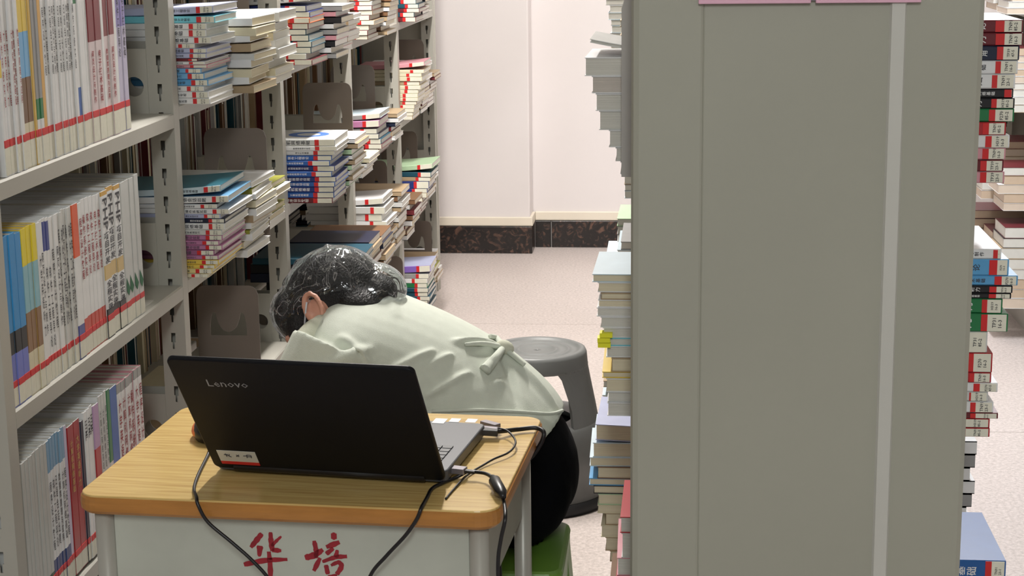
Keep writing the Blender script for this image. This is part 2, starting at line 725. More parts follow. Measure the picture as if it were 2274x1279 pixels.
def bookcase(root, front, depth, y0, nb, sides, trays=TRAYS):
    """sides: +1 = bays open towards +x at x=front, -1 = the opposite face at front-depth"""
    for k in range(nb+1):
        y = y0+k*BAY
        if 1 in sides:
            place('post', POST, root, (front, y, 0))
        if -1 in sides:
            place('post', POST, root, (front-depth, y+.036, 0), math.pi)
        MB().box(front-depth+.048, front-.048, y+.012, y+.024, 2.02, 2.15).build('cross_rail', 'shelf', root)
        MB().box(front-depth+.048, front-.048, y+.012, y+.024, 0.0, .09).build('cross_rail', 'shelf', root)
    for k in range(nb):
        y = y0+k*BAY
        for z in trays:
            dz = 0
            if nb > 4 and k == 0:
                dz = -.012 if abs(z-1.165) < .01 else -.005
            for s in sides:
                if s > 0:
                    place('shelf_board', TRAY, root, (front, y+.037, z+dz))
                    if z < 1.6:
                        place('side_plate', BRACK, root, (front-.218, y+BAY-.002, z+dz))
                        place('side_plate', BRACK, root, (front-.218, y+.037, z+dz))
                else:
                    place('shelf_board', TRAY, root, (front-depth, y+BAY-.001, z+dz), math.pi)
        MB().box(front-.03, front-.004, y+.037, y+BAY-.002, 0, .09).build('plinth', 'shelf', root)
    MB().box(front-depth, front, y0, y0+nb*BAY+.036, 2.15, 2.17).build('top_cover', 'shelf', root)


left_case = thing('bookcase', 'long pale grey metal bookcase with slotted posts along the left side of the aisle', 'bookcase', (XL-.24, Y0, 0))
LC = bpy.data.objects.new('x', None)


class _Off:
    pass


def finish_world(root, fn):
    """build children in world coordinates, then re-express them under the root's base point"""
    n0 = set(o.name for o in COL.objects)
    fn(root)
    inv = Matrix.Translation(-root.location)
    for o in COL.objects:
        if o.name not in n0 and o.parent == root:
            o.location = o.location-root.location


bpy.data.objects.remove(LC)
finish_world(left_case, lambda r: bookcase(r, XL, .47, Y0, 5, (1, -1)))


def left_end(r):
    ye = Y0+5*BAY+.036
    MB().box(XL-.47, XL+.004, ye, ye+.022, 0, 2.17).build('end_panel', 'shelf', r, bevel=.003)


finish_world(left_case, left_end)

XR0, XR1, YR = -.049, .388, 2.2
right_case = thing('bookcase', 'pale grey double-sided metal bookcase whose blank end panel fills the right foreground', 'bookcase', (.17, YR, 0))


def right_build(r):
    bookcase(r, XR1-.006, XR1-XR0-.012, YR+.03, 4, (1, -1))
    b = MB()
    # end panel: folded sheet, left stile and a raised rib proud of the field
    e = .028
    poly = [(XR0, YR+e), (XR0, YR+.010), (XR0+.003, YR+.003), (XR0+.010, YR), (.0385, YR), (.0410, YR+.0012), (.0420, YR+.0026),
            (.0435, YR+.0018), (.270, YR+.0018), (.295, YR+.0015),
            (XR1-.006, YR+.002), (XR1, YR+.006), (XR1, YR+e)]
    b.prism(poly, 0, 2.17, 'xy')
    b.build('end_panel', 'panel', r)
    MB().prism([(.272, YR+.002), (.2745, YR-.0025), (.2905, YR-.0025), (.293, YR+.002)], 0, 2.17, 'xy').build('raised_rib', 'strip', r)


finish_world(right_case, right_build)
sign = thing('pink_sign', 'pink sign board at the top edge of the grey end panel', 'sign', (.172, YR-.004, 1.4055))
MB().box(-.137, .002, -.004, .0, 0, .22).build('sign_board', 'pink', sign, bevel=.001)
MB().box(.008, .137, -.004, .0, 0, .22).build('sign_board', 'pink', sign, bevel=.001)
MB().box(-.05, .06, -.0005, .004, .003, .21).build('backing_strip', 'grey_metal', sign)

far_case = thing('bookcase', 'metal bookcase at the far right edge beyond the next aisle', 'bookcase', (1.55, 5.2, 0))


def far_build(r):
    for k in range(3):
        y = 5.155+k*BAY
        place('post', POST, r, (1.315, y+.036, 0), math.pi)
    for k in range(2):
        y = 5.155+k*BAY
        for z in TRAYS:
            place('shelf_board', TRAY, r, (1.315, y+BAY-.001, z), math.pi)
        MB().box(1.319, 1.36, y+.037, y+BAY-.002, 0, .09).build('plinth', 'shelf', r)
    MB().box(1.31, 1.8, 5.155+2*BAY+.036, 5.155+2*BAY+.06, 0, 2.17).build('end_panel', 'shelf', r)
    MB().box(1.56, 1.565, 5.155, 7.05, .1, 2.1).build('back_panel', 'shelf', r)


finish_world(far_case, far_build)

# ------------------------------------------------------------------ bookends
BE_W, BE_H = .142, .25


def bookend_mesh(t=.0018):
    b = MB()
    w, h = BE_W, BE_H
    r = .022
    n = 28
    hx0, hx1, zb, zt = .030, w-.030, .135, .188

    def top(x):
        e = min(x, w-x)
        return h if e >= r else h-r+math.sqrt(max(0, r*r-(r-e)**2))

    def hole(x):
        if x < hx0 or x > hx1:
            return None
        u = (x-(hx0+hx1)/2)/((hx1-hx0)/2)
        return zt-.045*math.sqrt(max(0, 1-(u/.66)**2)) if abs(u) < .66 else zt-.03*max(0, (abs(u)-.85)/.15)**2

    def cell(xa, xb, za, zb_, zc, zd):
        V = [(xa, 0, za), (xb, 0, zb_), (xb, 0, zc), (xa, 0, zd), (xa, t, za), (xb, t, zb_), (xb, t, zc), (xa, t, zd)]
        b.add(V, [(0, 1, 2, 3), (5, 4, 7, 6), (4, 5, 1, 0), (3, 2, 6, 7), (1, 5, 6, 2), (0, 3, 7, 4)])
    n = 34
    for i in range(n):
        xa, xb = w*i/n, w*(i+1)/n
        ho = hole((xa+xb)/2)
        if ho is None:
            cell(xa, xb, 0, 0, top(xb), top(xa))
        else:
            cell(xa, xb, 0, 0, zb, zb)
            cell(xa, xb, hole(max(xa, hx0)) or zt, hole(min(xb, hx1)) or zt, top(xb), top(xa))
    return b.mesh('plate')


BE_MESH = bookend_mesh()
BE_MESH.materials.append(M['bookend'])
BE_BASE = MB().box(.037, BE_W-.037, -.11, .001, 0, .0015).mesh('foot')
BE_BASE.materials.append(M['bookend'])


def bookend(x_right, y, z, label):
    t = thing('bookend', label, 'bookend', (x_right-BE_W, y, z), 0, 'metal bookends on the shelves')
    place('plate', BE_MESH, t, (0, 0, 0))
    place('foot', BE_BASE, t, (0, 0, 0))
    return t


def bookend_at(px, py, sh, label, zz=BE_H):
    p = at(px, py, Z=ZT[sh]+zz)
    bookend(p.x, p.y, ZT[sh], label)


bookend_at(590, 285, 'B', 'dark metal bookend behind the stack topped by the teal-covered book')
bookend_at(572, 635, 'C', 'dark metal bookend on the nearly empty shelf above the laptop')
bookend_at(553, 20, 'A', 'dark metal bookend at the top edge behind the near flat stack', .150)
bookend_at(780, 184, 'B', 'dark bookend with a see-through notch above the blue-circle book')
bookend_at(831, 145, 'B', 'narrow-looking brown bookend above the maroon-covered book')
bookend_at(859, 357, 'C', 'brown bookend with bright notch above the blue-covered book near the cap')
bookend_at(894, 570, 'D', 'brown bookend directly behind the plastic cap')
bookend_at(941, 88, 'B', 'beige bookend in the far bay just under the top shelf')
bookend_at(926, 292, 'C', 'beige bookend in the far bay above the green-covered book')
bookend_at(958, 491, 'D', 'beige bookend in the far bay above the purple-covered book')

# ------------------------------------------------------------------ books
TITLES = ['计算机网络基础', '数据库原理与应用', '程序设计教程', '大学英语听力', '软件工程导论', '日语会话出题', '网页设计与制作', '操作系统实验', '电子技术基础']
WH = srgb(226, 227, 228)
PG_CREAM = srgb(214, 204, 178)
PG_WHITE = srgb(222, 220, 212)
NBOOK = [0]


def bendf(bend, L):
    def f(x):
        u = max(0., (x+L)/L)
        return bend*u**2.2
    return f


def make_book(L, Wd, T, bands, cover, page, bend=0., lab=None, red=None, title=None, name='book', lite=False):
    """local frame: tail end at x=0, head at x=-L, spine outer face at y=0, lying flat on z=0.
    bands: [(fraction from the head, colour)] along the spine.  lab=(x0,x1) label, red=(x0,x1) band."""
    root = bpy.data.objects.new(name, None)
    root.empty_display_size = .02
    COL.objects.link(root)
    fz = bendf(bend, L)
    st = {0., 1.}
    for fr, c in bands:
        st.add(min(1, fr))
    if bend:
        st |= {i/8 for i in range(9)}
    st = sorted(st)

    def bandcol(fr):
        c = bands[0][1]
        for a, cc in bands:
            if fr >= a-1e-6:
                c = cc
        return c
    t = .0013
    q = min(.0016, T*.25)
    prof = [(Wd, 0, 1), (q, 0, 0), (0, q, 0), (0, T-q, 0), (q, T, 1), (Wd, T, 2), (Wd, T-t, 2), (t, T-t, 2), (t, t, 2), (Wd, t, 2)]
    b = MB()
    n = len(prof)
    V = []
    for s in st:
        x = -L+s*L
        V += [(x, p[0], p[1]+fz(x)) for p in prof]
    k0 = 0
    Fs, Cs = [], []
    for i in range(len(st)-1):
        bc = bandcol((st[i]+st[i+1])/2)
        for j in range(n):
            jj = (j+1) % n
            Fs.append((i*n+j, i*n+jj, (i+1)*n+jj, (i+1)*n+j))
            kind = j
            Cs.append(bc if kind in (1, 2, 3) else cover)
    for e, rev in ((0, False), ((len(st)-1)*n, True)):
        for quad in ((0, 1, 8, 9), (1, 2, 3, 4), (1, 4, 7, 8), (4, 5, 6, 7)):
            Fs.append(tuple(e+a for a in (quad if rev else quad[::-1])))
            Cs.append(cover)
    b.v, b.f, b.c = V, Fs, Cs
    link('cover', b.mesh('cover'), 'cover', root)
    pb = MB()
    V = []
    ps = [i/8 for i in range(9)] if bend else [0, 1]
    for s in ps:
        x = -L+.0015+s*(L-.003)
        z0, z1 = t, T-t
        V += [(x, t, z0+fz(x)), (x, Wd-.0015, z0+fz(x)), (x, Wd-.0015, z1+fz(x)), (x, t, z1+fz(x))]
    Fs = []
    for i in range(len(ps)-1):
        for j in range(4):
            jj = (j+1) % 4
            Fs.append((i*4+j, i*4+jj, (i+1)*4+jj, (i+1)*4+j))
    Fs += [(0, 1, 2, 3), tuple((len(ps)-1)*4+a for a in (3, 2, 1, 0))]
    pb.add(V, Fs, page)
    link('page_block', pb.mesh('page_block'), 'pages', root)

    def strip(nm, x0, x1, mt, off):
        mb = MB()
        xs_ = [x0, (x0+x1)/2, x1]
        V = []
        for x in xs_:
            V += [(x, -off, q*.6+fz(x)), (x, -off, T-q*.6+fz(x)), (x, .0004, T-q*.6+fz(x)), (x, .0004, q*.6+fz(x))]
        F2 = []
        for i in range(2):
            for j in range(4):
                jj = (j+1) % 4
                F2.append((i*4+j, (i+1)*4+j, (i+1)*4+jj, i*4+jj))
        F2 += [(0, 1, 2, 3), (11, 10, 9, 8)]
        mb.add(V, F2)
        return link(nm, mb.mesh(nm), mt, root)
    if lab:
        o = strip('call_label', lab[0], lab[1], 'label', .0005)
        if not lite and T > .007:
            me, w_, h_ = text_mesh('TP31')
            k = min(T*.74/w_, (lab[1]-lab[0])*.2/h_)
            tx = (lab[0]+lab[1])/2
            for txt, dx in ((random.choice(('TP31', 'TP39', 'H319', 'F270', 'TN91')), -.2), (random.choice(('85-2', '16-3', '23-1', '47-5')), 1.3)):
                letter('label_text', txt, root, tx+dx*h_*k, T*.5-w_*k/2+fz(tx), k, 'ink', .0009, turn=True)
    if red:
        strip('red_band', red[0], red[1], 'red', .0006)
    if title:
        for (txt, vert, x0, x1, zc, size, mt) in title:
            me, w_, h_ = text_mesh(txt, vert)
            k = min((x1-x0)/w_, size/h_)
            letter('title', txt, root, x0, zc-h_*k/2+fz((x0+x1)/2), k, mt, .0007, vert, (x1-x0)/w_ if vert else None)
    NBOOK[0] += 1
    return root


_letcache = {}


def letter(name, txt, parent, x, z, k, mt, off, vert=False, kx=None, turn=False):
    me, w_, h_ = text_mesh(txt, vert)
    key = (txt, vert, mt)
    if key not in _letcache:
        mm = me.copy()
        mm.materials.append(M[mt])
        _letcache[key] = mm
    o = bpy.data.objects.new(name, _letcache[key])
    COL.objects.link(o)
    o.parent = parent
    o.matrix_local = Matrix(((kx or k, 0, 0, x), (0, 0, -1, -off), (0, k, 0, z), (0, 0, 0, 1)))
    if turn:
        o.matrix_local = Matrix(((0, -k, 0, x), (0, 0, -1, -off), (k, 0, 0, z), (0, 0, 0, 1)))
    return o


ORD = ['top', 'second', 'third', 'fourth', 'fifth', 'sixth', 'seventh', 'eighth', 'ninth', 'tenth', 'eleventh', 'twelfth',
       'thirteenth', 'fourteenth', 'fifteenth', 'sixteenth', 'seventeenth', 'eighteenth', 'nineteenth', 'twentieth',
       'twenty-first', 'twenty-second', 'twenty-third', 'twenty-fourth', 'twenty-fifth', 'twenty-sixth', 'twenty-seventh',
       'twenty-eighth', 'twenty-ninth', 'thirtieth', 'thirty-first', 'thirty-second', 'thirty-third', 'thirty-fourth',
       'thirty-fifth', 'thirty-sixth', 'thirty-seventh', 'thirty-eighth', 'thirty-ninth', 'fortieth', 'forty-first',
       'forty-second', 'forty-third', 'forty-fourth', 'forty-fifth', 'forty-sixth', 'forty-seventh', 'forty-eighth']

C = {
    'white': WH, 'grey-white': srgb(205, 206, 204), 'cream': srgb(216, 208, 180), 'cyan': srgb(120, 205, 222), 'lavender': srgb(180, 186, 216),
    'maroon': srgb(104, 34, 42), 'light blue': srgb(120, 178, 222), 'blue': srgb(40, 92, 170), 'dark navy': srgb(26, 34, 58),
    'pale blue': srgb(196, 214, 224), 'teal': srgb(50, 120, 140), 'mid blue': srgb(26, 88, 156), 'mauve': srgb(184, 122, 162), 'dark mauve': srgb(150, 92, 130),
    'yellow': srgb(226, 196, 84), 'pale yellow': srgb(228, 212, 150), 'black': srgb(28, 28, 32), 'red': srgb(176, 40, 48),
    'orange': srgb(218, 110, 50), 'green': srgb(34, 118, 70), 'dark teal': srgb(24, 74, 92), 'purple': srgb(130, 100, 186),
    'brown': srgb(120, 88, 62), 'pink': srgb(210, 150, 160), 'olive': srgb(150, 150, 60), 'grey': srgb(150, 150, 150),
    'deep blue': srgb(34, 52, 120), 'tan': srgb(170, 148, 118), 'light green': srgb(176, 204, 168), 'sky blue': srgb(90, 160, 210),
}


def flat_stack(phrase, group, z, yspine, spec, flip=False, Wd=.185, page=PG_WHITE, Ldef=.24, lite=False, titles=True, jitter=.004):
    """spec rows from the top: dict(c=colour name, T=thickness, x=tail end x, lab, red, cover, bend, page, dark)"""
    zz = z
    out = []
    for i in range(len(spec)-1, -1, -1):
        s = spec[i]
        T = s['T']
        L = s.get('L', Ldef)
        lw = s.get('lab', .042)
        rw = s.get('red', .011)
        col = C[s['c']]
        dark = s.get('dark', sum(col) < .6)
        lab = (-lw, -.002) if lw else None
        red = (-lw-rw, -lw) if lw else None
        tt = None
        if titles and T > .006:
            txt = s.get('txt', random.choice(TITLES))
            tx1 = -lw-rw-.012
            big = s.get('bold', random.random() < .4)
            sz = T*(.62 if big else .42)
            n = len(txt)
            tt = [(txt, True, max(-L+.02, tx1-n*sz*1.15), tx1, T/2, sz, 'ink_white' if dark else 'ink')]
        bk = make_book(L, s.get('W', Wd), T, [(0, col)], C[s.get('cover', s['c'])], s.get('page', page), s.get('bend', 0.), lab, red, tt, lite=lite)
        rot = math.radians(random.uniform(-1.2, 1.2)+s.get('rot', 0))+(math.pi if flip else 0)
        bk.location = (s['x'], yspine+random.uniform(0, jitter)+s.get('dy', 0), zz)
        bk.rotation_euler = (0, 0, rot)
        pos = 'top' if i == 0 else ('lowest' if i == len(spec)-1 else ORD[i])
        desc = s.get('d') or ('%s%s' % (s['c'], (' with %s cover' % s['cover']) if 'cover' in s and s['cover'] != s['c'] else ''))
        where = 'top book' if pos == 'top' else ('lowest book' if pos == 'lowest' else pos+' book from top')
        tag(bk, '%s %s of %s' % (desc, where, phrase), 'book', group)
        zz += T+.0004
        out.append(bk)
    return out


G2 = 'flat stacked books on the left bookcase'
# ---- second bay, upper stack (spines towards the camera)
Y2 = Y0+BAY+.052
mpx = .00082


def tail(px, py, y):
    return at(px, py, Y=y).x


def rows_from(zoom, rows, x0, y0, sc, y):
    """rows measured on the photograph: (top, bottom, right end, red start, red end, colour, extra)"""
    k = (at(600, 200, Y=y)-at(500, 200, Y=y)).length/100
    out = []
    for (ta, tb, xe, ra, rb, c, ex) in rows:
        pe = x0+xe/sc
        s = dict(c=c, T=max(.0055, (tb-ta)/sc*k), x=tail(pe, y0+(ta+tb)/2/sc, y), lab=(xe-rb)/sc*k, red=(rb-ra)/sc*k)
        s.update(ex)
        out.append(s)
    return out


rowsA = [(165, 225, 765, 622, 655, 'lavender', dict(d='pale lavender', bend=.006)), (225, 280, 780, 625, 665, 'cyan', {}), (280, 330, 712, 565, 600, 'white', dict(bold=True)),
         (330, 388, 710, 565, 598, 'white', dict(bold=True)), (388, 440, 750, 610, 645, 'white', dict(bold=True)), (440, 477, 612, 475, 507, 'white', {}),
         (477, 516, 712, 570, 600, 'lavender', {}), (516, 555, 712, 570, 600, 'lavender', {}), (555, 576, 640, 560, 590, 'maroon', dict(L=.2)),
         (576, 602, 697, 565, 597, 'white', {}), (602, 630, 715, 570, 600, 'pink', {}), (630, 668, 668, 535, 560, 'light blue', {}),
         (668, 718, 690, 550, 585, 'light blue', {}), (718, 768, 725, 582, 617, 'sky blue', {}), (768, 813, 687, 545, 577, 'white', {}),
         (813, 866, 727, 590, 622, 'white', {}), (866, 915, 740, 595, 628, 'white', {})]
flat_stack('near upper-shelf stack beside slotted post', G2, ZT['A'], Y2, rows_from(0, rowsA, 270, 0, 3.76, Y2))
rowsB = [(370, 435, 505, 332, 375, 'pale blue', dict(cover='teal', bend=.012, W=.2)), (435, 502, 585, 415, 455, 'white', dict(cover='light blue', W=.2, bend=.004)),
         (502, 548, 465, 295, 332, 'white', dict(cover='black')), (548, 600, 595, 420, 462, 'white', {}), (600, 645, 500, 330, 365, 'lavender', dict(d='pale lavender')),
         (645, 690, 545, 375, 412, 'dark navy', {}), (690, 755, 548, 380, 418, 'white', {}), (755, 810, 520, 350, 390, 'grey-white', {}),
         (810, 863, 520, 345, 385, 'mauve', {}), (863, 908, 490, 315, 357, 'mauve', {}), (908, 958, 520, 345, 382, 'mauve', {}),
         (958, 1010, 440, 260, 303, 'dark mauve', {}), (1010, 1055, 480, 310, 345, 'mauve', {}), (1055, 1102, 485, 310, 350, 'yellow', {}),
         (1102, 1142, 450, 290, 330, 'yellow', dict(d='golden yellow')), (1142, 1192, 420, 245, 285, 'pale yellow', {}), (1192, 1232, 380, 205, 240, 'cream', {})]
flat_stack('stack level with the person\'s cap', G2, ZT['B'], Y2, rows_from(0, rowsB, 380, 360, 4.57, Y2))


def rstack(phrase, z, y, n, cols, xm, xj, Tm, Tj, slope=0., **kw):
    """n books of the given colours; xm = mean tail end, slope = lean of the pile outwards with height"""
    sp = []
    for i in range(n):
        c = cols[i % len(cols)] if isinstance(cols, list) else cols
        ex = {}
        if isinstance(c, tuple):
            c, ex = c
        d = dict(c=c, T=Tm+random.uniform(-Tj, Tj), x=xm+slope*(1-i/max(1, n-1))+random.uniform(-xj, xj), lab=random.uniform(.034, .046))
        d.update(ex)
        sp.append(d)
    return flat_stack(phrase, kw.pop('group', G2), z, y, sp, **kw)


# second stacks behind, of which the paper edges show
def paper_pile(phrase, zn, y, n, cols, px, Tm, slope, page):
    rnd = random.Random(n*7+int(px))
    cs = [(c, dict(lab=0, bend=rnd.uniform(-.003, .005), rot=rnd.uniform(-2, 2))) for c in cols]
    rstack(phrase, ZT[zn], y, n, cs, tail(px, {'A': 140, 'B': 500}[zn], y), .011, Tm, .003, slope, page=page, lite=True, titles=False)


paper_pile('cream-paged pile behind near upper stack', 'A', Y2+.20, 9, ['white', 'cream', 'white', 'tan', 'grey-white'], 556, .0165, .004, PG_CREAM)
paper_pile('thick upper-shelf pile before second post', 'A', Y2+.42, 8, ['grey-white', 'white', 'cream', 'white'], 603, .0195, .016, PG_WHITE)
paper_pile('paper-edged pile behind teal-topped stack', 'B', Y2+.215, 11, ['white', 'olive', 'white', 'cream', 'white', 'tan'], 542, .0135, .03, PG_WHITE)
paper_pile('olive-topped pile left of second post', 'B', Y2+.43, 8, ['olive', 'white', 'tan', 'white'], 572, .014, .03, PG_CREAM)
rstack('low pile on dark shelf over laptop', ZT['C'], Y2+.02, 2, ['tan', 'brown'], -.94, .01, .012, .002, lite=True, titles=False)
rstack('pale pair at dark shelf\'s far end', ZT['C'], Y2+.34, 2, ['cream', 'white'], -.955, .012, .012, .002, lite=True, titles=False)

# ---- third bay
Y3 = Y0+2*BAY+.05
x3 = tail(680, 60, Y3)
rstack('blue-and-teal stack right of second post', ZT['A'], Y3, 11,
       [('white', dict(T=.02, bend=.012)), 'deep blue', 'deep blue', 'orange', 'maroon', 'dark teal', 'dark teal', 'dark teal', 'dark teal', 'white', 'maroon'],
       x3, .012, .0145, .001, .012, lite=True)
x3b = tail(742, 380, Y3)
rstack('stack topped by the blue-circle book', ZT['B'], Y3, 12,
       [('grey-white', dict(W=.2, T=.017, d='grey-white blue-circled')), 'white', 'white', 'blue', 'blue', 'deep blue', 'blue', 'deep blue', 'blue', 'deep blue', 'blue', 'maroon'],
       x3b-.012, .01, .0128, .0015, .018, lite=True)
bpy.context.view_layer.update()
_cb = [o for o in COL.objects if o.get('label', '').startswith('grey-white blue-circled')][0]
MB().lathe([(.03, .0172), (.03, .0174), (.052, .0174), (.052, .0172)], 32, (-.085, .1)).build('circle_print', 'circle_blue', _cb)
rstack('dark wide stack just above plastic cap', ZT['C'], Y3, 9,
       [('dark teal', dict(W=.21, L=.28, T=.016)), ('black', dict(W=.21, L=.28)), ('dark navy', dict(W=.21, L=.28)), 'black', 'brown', 'dark navy', 'maroon', 'black', 'dark navy'],
       tail(795, 540, Y3), .008, .0235, .002, 0, lite=True, titles=False)

# ---- fourth bay
Y4 = Y0+3*BAY+.05
rstack('maroon-and-grey stack right of third post\'s top', ZT['A'], Y4, 12, ['grey', 'tan', 'grey', 'tan', 'grey', 'maroon', 'brown', 'maroon', 'tan', 'brown', 'maroon', 'brown'],
       tail(822, 40, Y4), .01, .0145, .002, .012, lite=True, titles=False)
rstack('maroon stack under narrow brown bookend', ZT['B'], Y4, 7,
       [('grey', dict(bend=.012, d='grey-blue', cover='pale blue')), ('mauve', dict(T=.02, bend=.006, d='maroon-mauve')), 'grey', 'dark navy', 'dark teal', 'maroon', 'maroon'],
       tail(840, 290, Y4), .012, .0155, .002, 0, lite=True, titles=False)
rstack('grey-white stack right of third post', ZT['C'], Y4, 13,
       [('white', dict(bend=.01, T=.018)), ('grey-white', dict(T=.022)), ('grey-white', dict(T=.022)), 'white', 'tan', 'maroon', 'tan', 'brown', 'grey', 'tan', 'maroon', 'brown', 'tan'],
       tail(852, 480, Y4), .01, .014, .002, 0.005, lite=True, titles=False)

# ---- fifth bay
Y5 = Y0+4*BAY+.05
rstack('topmost far-bay stack near white wall', ZT['A'], Y5, 8, ['black', 'grey', 'tan', 'dark teal', 'dark teal', 'maroon', 'dark teal', 'maroon'], tail(925, 25, Y5), .01, .015, .002, .006, lite=True, titles=False)
rstack('tall cream far-bay stack with red bands', ZT['B'], Y5, 14, [('pink', dict(bend=.014, d='pink-and-gold')), 'cream', 'cream', 'cream', 'tan', 'cream', 'cream', 'cream', 'cream', 'tan', 'cream', 'cream', 'cream', 'tan'],
       tail(916, 250, Y5), .004, .0135, .0015, .045, lite=True, titles=False, page=srgb(240, 238, 234))
rstack('green-topped stack in the far bay', ZT['C'], Y5, 10, [('light green', dict(bend=.014, W=.2, T=.018)), 'dark teal', 'tan', ('deep blue', dict(T=.026)), 'deep blue', 'tan', 'brown', 'brown', 'maroon', 'brown'],
       tail(932, 460, Y5), .006, .0165, .002, .05, lite=True, titles=False, page=srgb(238, 236, 230))
rstack('purple-topped stack on lowest far shelf', ZT['D'], Y5, 9, [('purple', dict(T=.024, bend=.008, cover='lavender')), 'grey', 'white', 'green', 'dark teal', 'dark teal', 'dark teal', 'dark navy', 'dark teal'],
       tail(952, 640, Y5), .01, .0165, .002, 0, lite=True, titles=False, page=srgb(238, 236, 230))

# ---- right bookcase: piles on its aisle side, paper edges towards the camera
GR = 'flat stacked books on the right bookcase'
PGR = srgb(206, 204, 196)


def right_left(phrase, z, yfar, rows, titles=False):
    """rows: (left px, top py, bottom py, colour, page colour, extra) measured at the pile's near face"""
    sp = []
    ynear = yfar
    for (lx, ta, tb, c, pg, ex) in rows:
        p0, p1 = at(lx, ta, Y=ynear), at(lx, tb, Y=ynear)
        d = dict(c=c, T=max(.005, p0.z-p1.z), x=p0.x, page=pg, L=.2, lab=.03)
        d.update(ex)
        sp.append(d)
    Wd = .17
    return flat_stack(phrase, GR, z, yfar+Wd, sp, flip=True, Wd=Wd, lite=True, titles=titles, jitter=.003)


gy = PGR
right_left('pile jutting beside grey panel\'s top left', ZT['A'], 2.37,
           [(1312, 130, 141, 'grey-white', gy, dict(bend=.02, T=.005, d='curled grey')), (1304, 141, 182, 'white', gy, {}), (1318, 182, 220, 'white', srgb(196, 188, 180), {}), (1318, 220, 258, 'white', gy, {}),
            (1334, 258, 300, 'grey-white', gy, {}), (1357, 300, 338, 'white', gy, {}), (1366, 338, 368, 'grey-white', gy, {}), (1375, 368, 396, 'white', gy, {})])
tp = PG_CREAM
right_left('tall pile left of the grey panel', ZT['B'], 2.37,
           [(1320, 560, 578, 'lavender', PG_CREAM, dict(d='multicoloured', cover='pale blue')), (1330, 578, 600, 'white', tp, {}), (1336, 600, 615, 'tan', tp, {}), (1332, 615, 632, 'white', tp, {}), (1330, 632, 652, 'white', gy, {}),
            (1337, 652, 676, 'white', gy, {}), (1337, 676, 698, 'white', gy, {}), (1345, 698, 716, 'cyan', gy, dict(d='pale cyan')), (1343, 716, 741, 'white', gy, {}), (1352, 741, 772, 'tan', tp, {}),
            (1334, 772, 786, 'yellow', tp, dict(d='yellow-tabbed')), (1346, 786, 816, 'white', tp, {}), (1348, 816, 838, 'grey-white', gy, {}), (1350, 838, 868, 'white', gy, {})])
right_left('brown-paged pile at panel\'s lower left', ZT['C'], 2.70,
           [(1327, 905, 940, 'lavender', tp, dict(d='blue-and-white', bend=.004)), (1316, 940, 972, 'pale blue', tp, {}), (1305, 972, 992, 'pale blue', tp, {}), (1330, 992, 1018, 'brown', tp, {}), (1306, 1018, 1034, 'sky blue', tp, {}),
            (1318, 1034, 1052, 'black', tp, {}), (1330, 1052, 1076, 'light green', tp, {}), (1326, 1076, 1094, 'cream', tp, {}), (1340, 1094, 1120, 'tan', tp, {}), (1338, 1120, 1146, 'cream', tp, {}), (1345, 1146, 1176, 'tan', tp, {}), (1352, 1176, 1200, 'tan', tp, {})])
right_left('red pile at panel\'s bottom left', ZT['C'], 2.37,
           [(1380, 1064, 1100, 'red', gy, {}), (1383, 1100, 1155, 'grey-white', gy, {}), (1366, 1155, 1195, 'pink', gy, {}), (1370, 1195, 1235, 'red', gy, {}), (1352, 1235, 1290, 'brown', gy, {}), (1360, 1290, 1345, 'brown', gy, {})])
right_left('small far pile at panel\'s left edge', ZT['B'], 3.3,
           [(1373, 395, 412, 'light green', gy, {}), (1370, 412, 430, 'grey', gy, {}), (1368, 430, 446, 'grey-white', gy, {}), (1374, 446, 462, 'grey', gy, {}), (1370, 462, 478, 'grey-white', gy, {}),
            (1345, 480, 500, 'pale blue', gy, {}), (1347, 500, 516, 'blue', gy, {}), (1340, 516, 536, 'white', gy, {})])
_rows = [(1350, 868, 884, 'black', gy, dict(d='black white-lettered', cover='black'))]
_zt = at(1350, 868, Y=2.98).z-ZT['C']
_y = 884
while at(1350, _y, Y=2.98).z > ZT['C']+.012:
    _rows.append((1348+random.randint(0, 8), _y, _y+16, random.choice(['white', 'tan', 'grey']), gy, {}))
    _y += 16
right_left('black-topped pile left of the panel', ZT['C'], 2.98, _rows)

# bookend standing edge-on beside the panel, and yellow page tabs
bp = at(1380, 395, Y=2.35)
be = thing('bookend', 'rounded grey bookend rising beside the top left of the end panel', 'bookend', (bp.x, 2.345, ZT['A']), 0, 'metal bookends on the shelves')
_pm = BE_MESH.copy()
_pm.materials.clear()
_pm.materials.append(M['bookend_grey'])
place('plate', _pm, be, (0, 0, 0))
place('foot', BE_BASE, be, (0, .09, 0))
for i, (px, py) in enumerate(((1341, 746), (1336, 757), (1337, 768))):
    p = at(px, py, Y=2.365)
    t_ = MB().box(-.006, .012, 0, .02, -.003, .0035).build('page_tab', 'yellow_tab')
    t_.location = p
    tag(t_, 'yellow sticky page tab on the tall pile, %s of three' % ('top', 'middle', 'lowest')[i], 'page tab', 'yellow page tabs')

# ---- right bookcase, far side: spines towards the camera


def right_right(phrase, z, y, rows):
    sp = []
    for (rx, ta, tb, c, rw, lw, ex) in rows:
        p0, p1 = at(rx, ta, Y=y), at(rx, tb, Y=y)
        k = (at(rx+100, ta, Y=y)-p0).length/100
        d = dict(c=c, T=max(.005, p0.z-p1.z), x=p0.x, lab=lw*k, red=rw*k, L=.22)
        d.update(ex)
        sp.append(d)
    return flat_stack(phrase, GR, z, y, sp, Wd=.18, jitter=.003)


